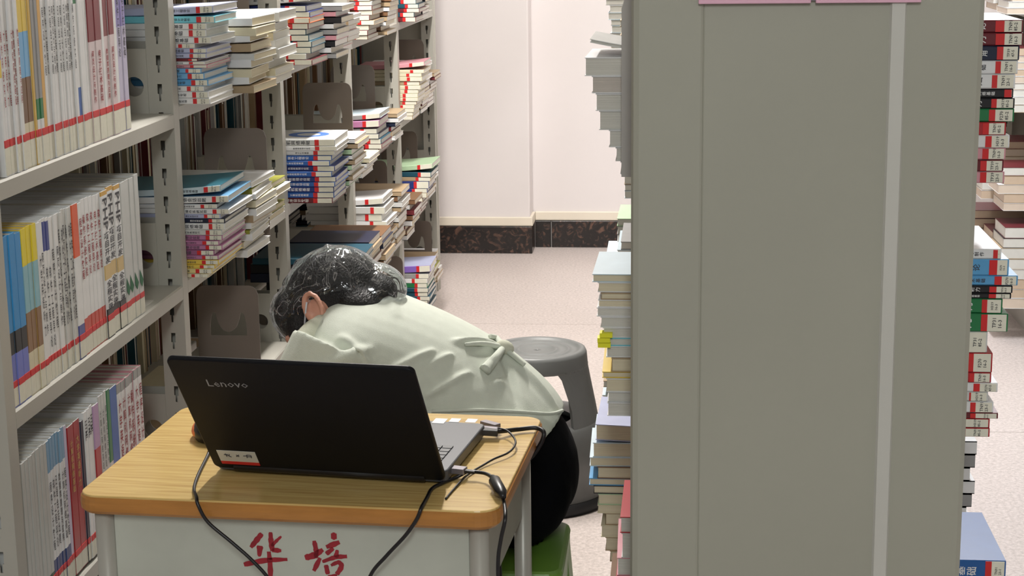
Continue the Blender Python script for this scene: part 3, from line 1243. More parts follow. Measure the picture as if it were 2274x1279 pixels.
right_right('stack at grey panel\'s upper right', ZT['A'], 2.29,
            [(2274, 40, 68, 'maroon', 20, 42, {}), (2274, 68, 96, 'maroon', 20, 42, {}), (2265, 96, 128, 'dark navy', 14, 36, {}), (2262, 128, 158, 'white', 12, 38, {}), (2256, 158, 190, 'white', 12, 40, {}), (2252, 190, 210, 'black', 16, 4, {}),
             (2255, 210, 233, 'black', 12, 40, {}), (2254, 233, 262, 'green', 14, 42, {}), (2235, 262, 290, 'red', 14, 38, {}), (2243, 290, 318, 'white', 14, 40, {}), (2235, 318, 344, 'pink', 14, 38, {}), (2230, 344, 369, 'maroon', 14, 38, {}), (2232, 369, 395, 'pink', 14, 40, {})])
right_right('stack at grey panel\'s middle right', ZT['B'], 2.29,
            [(2225, 540, 562, 'white', 10, 8, dict(bend=.0, cover='white')), (2242, 562, 598, 'sky blue', 18, 26, dict(cover='pale blue', d='sky blue')), (2262, 598, 620, 'sky blue', 16, 36, {}), (2250, 620, 636, 'black', 16, 36, dict(d='dark plum')), (2247, 636, 648, 'black', 16, 34, dict(d='dark plum')), (2228, 648, 680, 'green', 12, 34, {}),
             (2240, 680, 720, 'green', 14, 46, {}), (2195, 720, 767, 'grey-white', 2, 42, {}), (2206, 767, 810, 'red', 11, 42, {}), (2203, 810, 832, 'red', 11, 38, {}), (2217, 832, 852, 'white', 14, 40, {}), (2196, 852, 873, 'grey-white', 4, 38, {}), (2208, 873, 897, 'white', 12, 40, {}), (2218, 897, 910, 'maroon', 12, 50, {}), (2200, 910, 930, 'red', 11, 54, {}), (2200, 930, 950, 'red', 11, 54, {})])
right_right('blue-topped stack at panel\'s lower right', ZT['C'], 2.29,
            [(2237, 1205, 1252, 'mid blue', 14, 32, dict(cover='mid blue', W=.2, d='glossy blue')), (2233, 1252, 1266, 'light blue', 12, 34, {}), (2200, 1266, 1300, 'maroon', 10, 30, {}), (2205, 1300, 1340, 'grey', 12, 34, {}), (2200, 1340, 1380, 'white', 12, 34, {}), (2210, 1380, 1420, 'tan', 12, 34, {}), (2200, 1420, 1460, 'white', 12, 34, {})])

# ---- first bay: books standing upright, spines to the aisle
GU = 'upright books in the nearest left bay'


def upright(px0, px1, yref, n, bands, h, cover='white', d='white', rowname='', cnt=None, lab=.03, red=.010, title=None, X=XL+.0, z=0, Wd=.19, page=PG_WHITE, hj=.002, extra=None):
    ya, yb = at(px0, yref, X=X).y, at(px1, yref, X=X).y
    for i in range(n):
        T = (yb-ya)/n-.0006
        y = ya+(yb-ya)*i/n
        hh = h+random.uniform(-hj, hj)
        tt = None
        if title:
            txt, vert, f0, f1, sz, mt = title
            if txt is None:
                txt = random.choice(TITLES)
            tt = [(txt, vert, -hh+f0*hh, -hh+f1*hh, T/2, T*sz, mt)]
        bs = [(fr, C[c] if isinstance(c, str) else c) for fr, c in bands]
        bk = make_book(hh, Wd+random.uniform(-.004, .004), T, bs, C[cover] if isinstance(cover, str) else cover, page, 0,
                       (-lab-.002, -.002) if lab else None, (-lab-red, -lab) if red else None, tt, lite=True)
        if extra:
            extra(bk, hh, T)
        # tail down (local x -> -z), spine (-y) -> +x, thickness (z) -> +y
        xo = X-.004+random.uniform(-.002, .001)
        bk.matrix_world = Matrix(((0, -1, 0, xo), (0, 0, 1, y), (-1, 0, 0, z+.0005), (0, 0, 0, 1)))
        cnt[0] += 1
        nn = cnt[0]
        tag(bk, '%s upright book, %s from left in %s' % (d, 'first' if nn == 1 else ORD[nn-1], rowname), 'book', GU)


T1 = (None, True, .1, .5, .42, 'ink')
T2 = (None, True, .2, .62, .4, 'ink_red')
T3 = (None, True, .2, .7, .48, 'ink')
rowA = 'the top upright row'
k = [0]
zA1, zB1 = ZT['A']-.012, ZT['B']-.005
lilac = srgb(196, 186, 210)
kw = dict(yref=150, rowname=rowA, cnt=k, z=zA1, h=.262, lab=.042, red=.011)
upright(2, 9, n=1, bands=[(0, 'purple'), (.35, 'yellow'), (.45, 'white')], d='purple, yellow and white', **kw)
upright(9, 52, n=6, bands=[(0, 'white')], d='white red-lettered', title=T2, **kw)
upright(52, 76, n=2, bands=[(0, 'yellow'), (.22, 'light blue'), (.48, 'brown'), (.74, 'cream')], d='yellow, blue and brown', **kw)
upright(76, 82, n=1, bands=[(0, srgb(206, 170, 84))], d='gold-spined', **kw)
upright(82, 97, n=2, bands=[(0, 'grey'), (.62, 'green'), (.74, 'white')], d='grey with green foot', **kw)
upright(97, 105, n=1, bands=[(0, srgb(216, 168, 90))], d='amber-spined', **kw)
upright(105, 176, n=11, bands=[(0, 'white')], d='white black-lettered', title=T1, **kw)
upright(176, 184, n=1, bands=[(0, 'green'), (.1, 'white'), (.62, 'blue'), (.8, 'white')], d='white blue-footed green-topped', **kw)
upright(184, 206, n=3, bands=[(0, 'white')], d='plain white', **kw)
mar = srgb(128, 52, 58)
pkw = srgb(216, 200, 202)
upright(206, 234, n=2, bands=[(0, mar), (.36, pkw)], d='maroon-topped pale pink', title=(None, True, .42, .75, .55, 'ink_red'), **kw)
upright(234, 240, n=1, bands=[(0, 'white')], d='white slim', **kw)
upright(240, 262, n=2, bands=[(0, mar), (.34, pkw)], d='maroon-topped pale pink', title=(None, True, .42, .75, .55, 'ink_red'), **kw)
upright(262, 269, n=1, bands=[(0, 'white')], d='white slim', **kw)
upright(269, 289, n=2, bands=[(0, srgb(150, 140, 196)), (.3, srgb(190, 184, 210))], d='lilac-spined', title=T1, **kw)

rowB = 'the middle upright row'
k = [0]
kw = dict(yref=600, rowname=rowB, cnt=k, z=zB1, h=.256, lab=.030, red=.010)
upright(2, 14, n=2, bands=[(0, lilac)], d='lilac', **kw)
upright(14, 58, n=3, bands=[(0, srgb(46, 140, 204)), (.56, 'black'), (.69, srgb(110, 120, 200))], cover='sky blue', d='blue, black and periwinkle', **kw)
upright(58, 92, n=3, bands=[(0, srgb(228, 208, 40)), (.22, srgb(138, 186, 200)), (.5, srgb(140, 106, 74)), (.74, 'cream')], cover='yellow', d='yellow, pale blue and brown', **kw)
upright(92, 108, n=2, bands=[(0, 'white')], d='white black-lettered', title=T3, **kw)
upright(108, 122, n=2, bands=[(0, 'white'), (.02, srgb(58, 70, 140)), (.2, 'white')], d='white navy-topped', title=(None, True, .3, .8, .6, 'ink'), **kw)
upright(122, 140, n=2, bands=[(0, 'white')], d='white black-lettered', title=T3, **kw)
upright(140, 172, n=6, bands=[(0, 'grey-white')], d='white densely lettered', title=(None, True, .1, .72, .6, 'ink'), **kw)
upright(172, 186, n=1, bands=[(0, srgb(222, 92, 52)), (.34, 'white'), (.78, srgb(70, 80, 150))], d='orange-topped white', **kw)
upright(186, 238, n=6, bands=[(0, 'white'), (.76, srgb(200, 70, 54))], d='white red-footed', title=(None, True, .1, .5, .6, 'ink_red'), **kw)


def php_extra(bk, hh, T):
    letter('title', '项目开发', bk, -hh+.072, T*.12, T*.76/text_mesh('项目开发', True)[2], 'ink', .0007, True, .013)
    letter('title', '全程实录', bk, -hh+.155, T*.12, T*.76/text_mesh('全程实录', True)[2], 'ink', .0007, True, .0125)


upright(238, 282, n=3, bands=[(0, srgb(206, 160, 70)), (.03, 'white'), (.50, srgb(206, 178, 120)), (.60, 'white'), (.80, 'black')], d='white book lettered PHP,',
        title=('PHP', False, .05, .27, .72, 'ink'), extra=php_extra, **kw)


def leaf_extra(bk, hh, T):
    b = MB()
    b.add([(-.085, -.0008, T*.15), (-.062, -.0008, T*.9), (-.05, -.0008, T*.55), (-.06, -.0008, T*.1)], [(0, 1, 2, 3)])
    b.build('leaf_print', 'green_leaf', bk)


upright(282, 322, n=4, bands=[(0, srgb(196, 198, 196))], cover='grey-white', d='grey-white green-leaf', extra=leaf_extra, **kw)
yb = at(324, 600, X=XL).y
be2 = thing('bookend', 'thin white bookend plate closing the middle upright row', 'bookend', (XL-.006, yb, zB1), 0, 'metal bookends on the shelves')
MB().box(-.16, 0, 0, .0025, 0, .215).build('plate', 'bookend_white', be2, bevel=.001)
MB().box(-.15, -.01, 0, .09, 0, .0015).build('foot', 'bookend_white', be2)

rowC = 'lowest upright row beside desk'
k = [0]


def hC(px, py):
    return at(px, py, X=XL).z-ZT['C']


kw = dict(yref=1053, rowname=rowC, cnt=k, z=ZT['C'], lab=.030, red=.010)
upright(34, 113, n=9, h=hC(105, 985), bands=[(0, srgb(188, 190, 186)), (.82, srgb(30, 80, 60)), (.86, srgb(188, 190, 186))], cover='grey-white', d='grey-white', **kw)
upright(113, 155, n=6, h=hC(150, 946), bands=[(0, srgb(120, 160, 190)), (.2, 'white'), (.76, srgb(44, 66, 120))], d='pale-blue-topped navy-footed', title=(None, True, .26, .7, .6, 'ink'), **kw)
upright(155, 162, n=1, h=hC(158, 940), bands=[(0, lilac)], d='pale lilac', **kw)
upright(162, 191, n=2, h=hC(183, 928), bands=[(0, srgb(160, 34, 42))], cover='grey-white', d='crimson', title=(None, True, .1, .45, .5, 'ink_gold'), **kw)
upright(191, 198, n=1, h=hC(195, 926), bands=[(0, 'dark navy')], d='dark navy', **kw)
upright(198, 220, n=3, h=hC(214, 897), bands=[(0, 'white')], d='white book lettered HTML,', title=('HTML', False, .06, .4, .6, 'ink'), **kw)
upright(220, 233, n=1, h=hC(230, 890), bands=[(0, srgb(186, 150, 190)), (.3, 'red')], d='lilac-and-red', **kw)
upright(233, 252, n=3, h=hC(248, 862), bands=[(0, 'grey-white')], d='grey-white lettered', title=T1, **kw)
upright(252, 260, n=1, h=hC(258, 852), bands=[(0, 'green'), (.5, 'grey-white')], d='green-topped', **kw)
upright(260, 276, n=1, h=hC(270, 848), bands=[(0, 'blue')], d='plain blue', **kw)
upright(276, 331, n=6, h=hC(326, 803), bands=[(0, srgb(150, 152, 150)), (.07, 'white')], d='white red-lettered', cover='pink', title=(None, True, .12, .75, .62, 'ink_red'), **kw)
k = [0]
upright(255, 300, 1260, n=3, bands=[(0, 'dark teal')], d='dark teal', h=.25, rowname='bottom shelf under desk edge', cnt=k, z=ZT['D'], cover='grey')
print('individual books', NBOOK[0])

# ---- the books nobody could count: the far faces of the shelves and hidden second rows
st = MB()


def stuff_book(x0, x1, y0, y1, z0, z1, spine, page, axis):
    """a book: paper block between two boards and a spine"""
    t = .0014
    if axis == 'y':        # standing, thickness along y, fore edge towards +x
        st.box(x0, x1-.002, y0+t, y1-t, z0+.001, z1-.001, page)
        st.box(x0, x1, y0, y0+t, z0, z1, spine)
        st.box(x0, x1, y1-t, y1, z0, z1, spine)
        st.box(x0-t, x0, y0, y1, z0, z1, spine)
    elif axis == 'z':      # lying, tail towards +x or -x, spine towards -y
        st.box(x0+.001, x1-.001, y0+t, y1-.001, z0+t, z1-t, page)
        st.box(x0, x1, y0, y1, z0, z0+t, spine)
        st.box(x0, x1, y0, y1, z1-t, z1, spine)
        st.box(x0, x1, y0, y0+t, z0, z1, spine)
    else:                  # lying, fore edge towards -y
        st.box(x0+.001, x1-.001, y0+.001, y1-t, z0+t, z1-t, page)
        st.box(x0, x1, y0, y1, z0, z0+t, spine)
        st.box(x0, x1, y0, y1, z1-t, z1, spine)
        st.box(x0, x1, y1-t, y1, z0, z1, spine)


cl = list(C.values())
for kbay in range(5):
    for zn in 'ABCD':
        y = Y0+kbay*BAY+.05
        ye = Y0+(kbay+1)*BAY-.02
        if random.random() < .75 or (kbay, zn) in ((0, 'A'), (1, 'B')):
            while y < ye-.03:
                T = random.uniform(.008, .024)
                h = random.uniform(.2, .262)
                st_c = random.choice([WH, C['maroon'], C['brown'], C['tan'], C['dark teal'], C['cream'], C['grey']])
                stuff_book(-1.42, -1.245+random.uniform(-.02, .01), y, y+T, ZT[zn], ZT[zn]+h, st_c, random.choice([PG_WHITE, PG_CREAM, srgb(170, 150, 130)]), 'y')
                y += T+.001
        else:
            while y < ye-.2:
                z = ZT[zn]
                for q in range(random.randint(7, 14)):
                    T = random.uniform(.012, .022)
                    stuff_book(-1.43, -1.22+random.uniform(-.02, .02), y, y+.185, z, z+T, random.choice([WH, C['dark teal'], C['dark navy'], C['tan'], C['grey']]), PG_WHITE, 'z')
                    z += T+.0005
                y += .21
# second piles farther along the left case
for (zn, y, n, xr, Tm, cs) in (('A', Y3+.205, 9, 735, .0145, ['grey', 'white', 'black', 'pink']), ('A', Y3+.41, 7, 755, .014, ['white', 'pink', 'tan']),
                               ('B', Y3+.21, 10, 765, .0135, ['white', 'light green', 'tan']), ('B', Y3+.43, 4, 790, .014, ['white', 'cream']),
                               ('C', Y3+.225, 11, 800, .018, ['grey', 'tan', 'dark navy', 'brown']), ('C', Y3+.43, 11, 830, .0165, ['maroon', 'dark navy', 'brown', 'tan']),
                               ('A', Y4+.205, 11, 850, .0145, ['tan', 'brown', 'white']), ('B', Y4+.21, 7, 865, .014, ['dark navy', 'white', 'tan', 'maroon']),
                               ('C', Y4+.215, 12, 870, .0165, ['grey-white', 'brown', 'tan']), ('C', Y4+.44, 8, 900, .0165, ['white', 'brown', 'maroon']),
                               ('A', Y5+.2, 7, 930, .015, ['white', 'black', 'tan']), ('B', Y5+.205, 12, 930, .0145, ['white', 'brown', 'maroon', 'white']), ('B', Y5+.41, 9, 950, .0145, ['white', 'maroon', 'tan']),
                               ('C', Y5+.22, 10, 945, .015, ['white', 'tan']), ('D', Y5+.205, 9, 958, .016, ['olive', 'brown', 'tan']), ('D', Y5+.42, 7, 965, .016, ['white', 'tan'])):
    xr = tail(xr, {'A': 20, 'B': 200, 'C': 430, 'D': 620}[zn], y)
    z = ZT[zn]
    for q in range(n):
        T = Tm+random.uniform(-.002, .002)
        lean = .03*q/n if zn != 'D' else 0
        x1 = xr+random.uniform(-.012, .012)+lean
        stuff_book(x1-.22, x1, y, y+.18, z, z+T, C[cs[q % len(cs)]], random.choice([PG_WHITE, PG_CREAM, srgb(232, 230, 224)]), 'z')
        z += T+.0004
# farther piles on the right case's aisle side, behind the measured ones
for (zn, y, n, xl) in (('A', 3.35, 10, -.085), ('A', 4.6, 11, -.16), ('B', 2.75, 11, -.08), ('B', 3.9, 12, -.09), ('C', 3.3, 12, -.12), ('C', 4.0, 12, -.11), ('D', 3.0, 8, -.07)):
    z = ZT[zn]
    for q in range(n):
        T = random.uniform(.012, .02)
        x0 = xl+random.uniform(-.012, .012)
        stuff_book(x0, x0+.17, y, y+.18, z, z+T, random.choice([WH, C['grey'], C['tan'], C['pale blue']]), PGR, 'f')
        z += T+.0004
z = ZT['C']
for q in range(9):
    x1 = at(2165-random.uniform(0, 18), 1100, Y=2.75).x
    stuff_book(x1-.2, x1, 2.75, 2.93, z, z+.022, random.choice([WH, C['grey']]), PG_WHITE, 'z')
    z += .0225
# far right case
for (z, y, n, xl, T0) in ((.469, 6.25, 5, 1.19, .03), (.469, 6.52, 7, 1.17, .03), (.817, 6.3, 9, 1.2, .025), (.817, 6.6, 8, 1.18, .026), (1.165, 6.3, 9, 1.19, .024), (1.165, 6.62, 8, 1.2, .024), (.12, 6.2, 8, 1.185, .036), (.12, 6.45, 7, 1.2, .034), (.12, 6.7, 8, 1.17, .034)):
    for q in range(n):
        T = T0+random.uniform(-.004, .004)
        x0 = xl+random.uniform(-.014, .014)
        stuff_book(x0, x0+.24, y, y+.2, z, z+T, (C['maroon'] if q == n-1 else C['black'] if q == n-2 and z < .45 else random.choice([WH, WH, WH, C['tan']])), random.choice([srgb(206, 184, 160), srgb(218, 202, 184), PG_WHITE]), 'f')
        z += T+.0005
so = st.build('background_books', 'cover')
tag(so, 'background books packed on the far sides and hidden rows of the shelves', 'books', kind='stuff')

# ------------------------------------------------------------------ desk
DZ = .75
D0 = Vector((-.5, 2.385, 0))           # centre of the top
DROT = math.radians(-3.7)
DW, DD = .588, .452
desk = thing('desk', 'small yellow wooden school desk on pale metal legs with red brush writing on its front', 'desk', D0, DROT)


def rrect(w, d, r, n=6):
    out = []
    for cx, cy, a in ((w/2-r, d/2-r, 0), (-w/2+r, d/2-r, 90), (-w/2+r, -d/2+r, 180), (w/2-r, -d/2+r, 270)):
        for i in range(n+1):
            q = math.radians(a+90*i/n)
            out.append((cx+r*math.cos(q), cy+r*math.sin(q)))
    return out


MB().prism(rrect(DW-.004, DD-.004, .03), DZ-.004, DZ, 'xy').build('desktop', 'wood', desk, bevel=.0015)
b = MB()
ol = []
prof = [(-.004, -.0), (0, -.004), (.001, -.012), (0, -.021), (-.005, -.026)]
V = []
base = rrect(DW, DD, .031)
nn = len(base)
for off, dz in [(-.003, -.0005)]+[(o, z-.001) for o, z in prof]:
    pts = rrect(DW+2*off, DD+2*off, .031+off)
    V += [(x, y, DZ+dz) for x, y in pts]
np_ = 6
Fs = []
for j in range(np_-1):
    for i in range(nn):
        q = (i+1) % nn
        Fs.append((j*nn+i, j*nn+q, (j+1)*nn+q, (j+1)*nn+i))
Fs.append(tuple((np_-1)*nn+i for i in range(nn)))
b.add(V, Fs)
b.build('edge_band', 'wood_edge', desk, smooth=False)
PY = -DD/2+.03                         # front panel plane in desk coordinates
lx = DW/2-.031
for sx, yy in ((-1, PY), (1, PY), (-1, DD/2-.035), (1, DD/2-.035)):
    b = MB()
    b.tube([(sx*lx, yy, .012), (sx*lx, yy, DZ-.026)], .0135, 14)
    l = b.build('leg', 'leg', desk, smooth=True)
    MB().tube([(0, 0, 0), (0, 0, .02)], .016, 12).build('foot_cap', 'rubber', l).location = (sx*lx, yy, 0)
MB().box(-lx+.0135, lx-.0135, PY-.001, PY+.001, .30, DZ-.027).build('front_panel', 'desk_panel', desk, bevel=.0008)
MB().box(-lx+.014, lx-.014, PY+.03, DD/2-.06, DZ-.15, DZ-.147).build('book_tray', 'desk_panel', desk)
for sx in (-1, 1):
    MB().box(sx*lx-.001, sx*lx+.001, PY+.02, DD/2-.05, DZ-.15, DZ-.027).build('tray_side', 'desk_panel', desk)
    MB().tube([(sx*lx, PY+.01, .14), (sx*lx, DD/2-.045, .14)], .010, 10).build('side_rail', 'leg', desk, smooth=True)

desk_mx = Matrix.Translation(D0) @ Matrix.Rotation(DROT, 4, 'Z')
desk_inv = desk_mx.inverted()


def on_plane(px, py, p0, nrm):
    d = ray(px, py)
    t = (p0-EYEV).dot(nrm)/d.dot(nrm)
    return EYEV+d*t


pn = (desk_mx.to_3x3() @ Vector((0, -1, 0)))
pp0 = desk_mx @ Vector((0, PY-.0014, .6))


def brush(strokes, name):
    b = MB()
    for pts, ws in strokes:
        P2 = []
        for zx, zy in pts:
            q = desk_inv @ on_plane(520+zx/8.12, 1160+zy/8.12, pp0, pn)
            P2.append(Vector((q.x, q.z)))
        path = smooth_path([(p.x, 0, p.y) for p in P2], 5) if len(P2) > 1 else [Vector((P2[0].x, 0, P2[0].y))]*2
        n = len(path)
        V = []
        for i, p in enumerate(path):
            t = path[min(i+1, n-1)]-path[max(i-1, 0)]
            t = t.normalized() if t.length > 0 else Vector((1, 0, 0))
            nr = Vector((-t.z, 0, t.x))
            u = i/(n-1)
            wi = (ws[0]*(1-u)+ws[1]*u)/8.12*.00072/2
            wi *= .55+.45*math.sin(math.pi*min(1, max(0, .12+.76*u)))*1.1
            wi *= 1+.12*math.sin(i*2.1+zx)
            V += [(p.x+nr.x*wi, PY-.0014, p.z+nr.z*wi), (p.x-nr.x*wi, PY-.0014, p.z-nr.z*wi)]
        Fq = [(2*i, 2*i+1, 2*i+3, 2*i+2) for i in range(n-1)]
        b.add(V, Fq)
    o = b.build(name, 'brush_red', desk)
    return o


brush([([(500, 205), (400, 330), (300, 455)], (90, 75)), ([(465, 425), (452, 620)], (120, 50)), ([(655, 180), (665, 350), (690, 520)], (70, 90)),
       ([(850, 255), (760, 340), (670, 430)], (40, 60)), ([(680, 500), (850, 515)], (90, 60)), ([(175, 765), (560, 690), (960, 672)], (95, 65)),
       ([(625, 530), (650, 800), (655, 1150)], (80, 80))], 'red_character')
brush([([(1440, 335), (1475, 500), (1480, 650)], (80, 70)), ([(1275, 640), (1430, 600), (1600, 495)], (110, 85)), ([(1550, 645), (1435, 880)], (70, 75)),
       ([(1745, 250), (1850, 255)], (110, 110)), ([(1660, 450), (1900, 360)], (80, 85)), ([(1660, 575), (1790, 470)], (80, 60)), ([(1860, 500), (1835, 640)], (50, 90)),
       ([(1590, 715), (1820, 635), (2035, 618)], (60, 75)), ([(1655, 770), (1690, 940)], (75, 75)), ([(1745, 780), (1880, 725), (1935, 800), (1850, 940)], (60, 90)),
       ([(1690, 990), (1860, 960)], (60, 60))], 'red_character')

# ------------------------------------------------------------------ laptop
LW, LD, LLEN = .338, .236, .246
hl, hr = Vector((-.638, 2.285, DZ)), Vector((-.304, 2.242, DZ))
lrot = math.atan2(hr.y-hl.y, hr.x-hl.x)
lap = thing('laptop', 'open black laptop on the yellow desk, its lid turned to the viewer', 'laptop', ((hl.x+hr.x)/2, (hl.y+hr.y)/2, DZ), lrot)
# local: x right, y away from the viewer, hinge at y=0
ls = MB().prism([(x, y+LD/2+.006) for x, y in rrect(LW, LD, .012)], .004, .020, 'xy').build('base', 'lap_deck', lap, bevel=.002)
MB().box(-LW/2+.006, LW/2-.006, .03, LD-.006, .0, .006).build('underside', 'black', lap, bevel=.002)
TH = math.radians(37)
lidm = Matrix.Translation((0, .004, .017)) @ Matrix.Rotation(TH, 4, 'X')
# lid local: x, z up along the lid, outer face towards -y
b = MB()
b.prism([(x, y+LLEN/2-.006) for x, y in rrect(LW, LLEN, .010)], -.0075, 0, 'xz')
lid = b.build('lid', 'lap_lid', lap, bevel=.002)
lid.matrix_local = lidm
MB().box(-LW/2+.01, LW/2-.01, .0002, .0008, .012, LLEN-.016).build('screen', 'screen', lid)
MB().tube([(-LW/2+.03, .004, .012), (LW/2-.03, .004, .012)], .0075, 12).build('hinge_bar', 'black', lap, smooth=True)
# keyboard keys, number pad side included
kg = MB().box(-.0068, .0068, -.0062, .0062, 0, .0016).mesh('key')
kg.materials.append(M['key'])
for r in range(6):
    for c_ in range(19):
        x = -LW/2+.027+c_*.01585
        place('key', kg, ls, (x, .035+r*.0155, .0202))
MB().box(-.06, .045, .145, .215, .0200, .0206).build('touchpad', 'lap_deck', ls)
lap_mx = Matrix.Translation(lap.location) @ Matrix.Rotation(lrot, 4, 'Z')
lid_w = lap_mx @ lidm


def lid_at(px, py, off=-.0079):
    p0 = lid_w @ Vector((0, off, .1))
    n_ = (lid_w.to_3x3() @ Vector((0, -1, 0)))
    return lid_w.inverted() @ on_plane(px, py, p0, n_)


a_, b_ = lid_at(463, 858), lid_at(552, 861)
me, w_, h_ = text_mesh('Lenovo', False, .0)
kx = (b_-a_).length/w_
o = bpy.data.objects.new('logo_lettering', me.copy())
o.data.materials.append(M['logo'])
COL.objects.link(o)
o.parent = lid
o.matrix_local = Matrix(((kx, 0, 0, a_.x), (0, 0, -1, a_.y), (0, kx*1.05, 0, a_.z), (0, 0, 0, 1)))
s0, s1 = lid_at(480, 1000), lid_at(569, 1034)
sz0, sz1 = s1.z, s0.z
sx0 = s0.x
sx1 = sx0+(lid_at(566, 1006).x-sx0)
hgt = sz1-sz0
MB().box(sx0, sx1, -.0080, -.0074, sz0+hgt*.22, sz1).build('name_sticker', 'sticker', lid)
MB().box(sx0, sx1, -.0081, -.0074, sz0, sz0+hgt*.22).build('sticker_red_edge', 'red', lid)
b = MB()
hw = [[(.16, .62), (.26, .66)], [(.2, .72), (.22, .45)], [(.24, .6), (.33, .42)], [(.30, .7), (.28, .5)], [(.47, .5), (.55, .66)], [(.48, .66), (.54, .5)],
      [(.66, .6), (.74, .62)], [(.75, .7), (.86, .68), (.85, .45)], [(.75, .55), (.85, .56)], [(.76, .7), (.74, .44)]]
for s in hw:
    b.tube(smooth_path([(sx0+(sx1-sx0)*u, -.0081, sz0+hgt*(.22+.78*v)) for u, v in s], 4), .0007, 5)
b.build('handwriting', 'ink', lid)
for i, (pa, pb_) in enumerate((((962, 929), (990, 941)), ((997, 929), (1023, 938)), ((1033, 930), (1060, 939)))):
    inv = lap_mx.inverted()
    q0 = inv @ at(pa[0]+6, pa[1], Z=DZ+.0205)
    q1 = inv @ at(pb_[0]-5, pb_[1], Z=DZ+.0205)
    MB().box(q0.x, q1.x, q1.y, q0.y, .0201, .0206).build('palm_rest_sticker', 'sticker_white', lap)

# ------------------------------------------------------------------ things on and around the desk
T_ = DZ+.002
ms = at(455, 985, Z=DZ)
mouse = thing('mouse', 'small black mouse with an orange side half hidden behind the laptop lid', 'mouse', (ms.x+.004, ms.y+.035, DZ), math.radians(8))
b = MB()
b.ellipsoid((0, 0, .012), ((.030, 0, 0), (0, .046, 0), (0, 0, .024)), 24, 14)
b.v = [(x, y, max(0.0, z)) for x, y, z in b.v]
b.build('shell', 'black', mouse, smooth=True)
b = MB()
b.ellipsoid((-.020, .002, .012), ((.0125, 0, 0), (0, .030, 0), (0, 0, .012)), 16, 10)
b.build('orange_side', 'orange', mouse, smooth=True)
MB().tube([(0, .02, .033), (0, .03, .031)], .004, 8).build('scroll_wheel', 'rubber', mouse)

TZ = DZ+.003


def cable(name, label, pts, r, plug=None, extras=None):
    t = thing(name, label, 'cable', pts[0])
    o_ = Vector(pts[0])
    MB().tube([p-o_ for p in smooth_path(pts, 8)], r, 8).build('cord', 'black', t, smooth=True)
    if plug:
        for nm, p0, p1, w, mt in plug:
            p0, p1 = Vector(p0)-o_, Vector(p1)-o_
            d_ = (p1-p0)
            mx = Matrix.Translation(p0) @ d_.to_track_quat('X', 'Z').to_matrix().to_4x4()
            MB().box(0, d_.length, -w, w, -w*.55, w*.55, mx=mx).build(nm, mt, t, bevel=.001)
    return t


def dz(px, py, z=TZ):
    return at(px, py, Z=z)


FP = D0.y-DD/2                        # front of the desk
# cord left of the laptop, falling over the front edge
fe = dz(436, 1110, DZ+.004)


def front(px, py):
    p = on_plane(px, py, pp0+pn*.036, pn)
    return p


cable('usb_cable', 'thin black cord falling from the laptop\'s left side over the first red character',
      [dz(470, 985, DZ+.012), dz(462, 1010), dz(440, 1055), dz(431, 1085), dz(436, 1104, DZ+.004), front(440, 1122), front(462, 1160), front(515, 1205), front(560, 1245), front(600, 1290), front(640, 1360)], .0024,
      [('plug', dz(474, 975, DZ+.012), dz(470, 985, DZ+.012), .005, 'black')])
cable('power_cable', 'black cord curling from the lid\'s right corner down between the two red characters',
      [dz(1040, 1046, DZ+.012), dz(1010, 1062), dz(985, 1072), dz(960, 1085), dz(948, 1106), dz(936, 1128, DZ+.004), front(925, 1154), front(900, 1190), front(858, 1235), front(822, 1280), front(800, 1360)], .0026)
ct = cable('charger_cable', 'black charger cord with a ferrite bead hanging off the desk\'s right front corner',
           [dz(1030, 1046, DZ+.012), dz(1050, 1048, DZ+.011), dz(1078, 1052, DZ+.012), dz(1095, 1064, DZ+.014), dz(1108, 1090, DZ+.012), dz(1118, 1110, DZ+.004), front(1122, 1150), front(1112, 1200), front(1106, 1250), front(1108, 1350)], .0027,
           [('plug', dz(998, 1042, DZ+.012), dz(1034, 1046, DZ+.012), .0075, 'grey_metal'), ('plug_collar', dz(1030, 1046, DZ+.012), dz(1056, 1049, DZ+.011), .004, 'black')])
o_ = Vector(ct.location)
p0, p1 = dz(1094, 1060, DZ+.014)-o_, dz(1118, 1104, DZ+.010)-o_
d_ = p1-p0
MB().tube([p0, p0+d_*.12, p0+d_*.2, p0+d_*.75, p0+d_*.85, p1], [.004, .005, .0085, .0085, .006, .004], 14).build('ferrite_bead', 'black', ct, smooth=True)
cable('looped_cable', 'thin dark cord looping across the right of the desktop',
      [dz(1100, 950, DZ+.012), dz(1126, 957, DZ+.012), dz(1143, 975, DZ+.010), dz(1143, 990, DZ+.008), dz(1128, 1006, DZ+.006), dz(1096, 1020, DZ+.005), dz(1070, 1035), dz(1050, 1047), dz(1030, 1062), dz(1005, 1090, DZ+.0015), dz(990, 1108, DZ+.0015)], .0016,
      [('plug', dz(1072, 938, DZ+.012), dz(1106, 947, DZ+.012), .0062, 'grey_metal')])
bk_edge = dz(1196, 950, DZ+.01)
cable('thick_cable', 'thick black cable running from the laptop to the right edge of the desk',
      [dz(1062, 957, DZ+.012), dz(1100, 959, DZ+.010), dz(1150, 954, DZ+.006), dz(1192, 951, DZ+.006), bk_edge+Vector((.008, .0, -.012)), bk_edge+Vector((-.01, .0, -.045)), bk_edge+Vector((-.06, .0, -.10)), bk_edge+Vector((-.06, .0, -.3))], .0036,
      [('plug', dz(1056, 957, DZ+.012), dz(1106, 960, DZ+.010), .0085, 'black'), ('plug_shell', dz(1066, 949, DZ+.014), dz(1106, 953, DZ+.013), .004, 'grey_metal')])

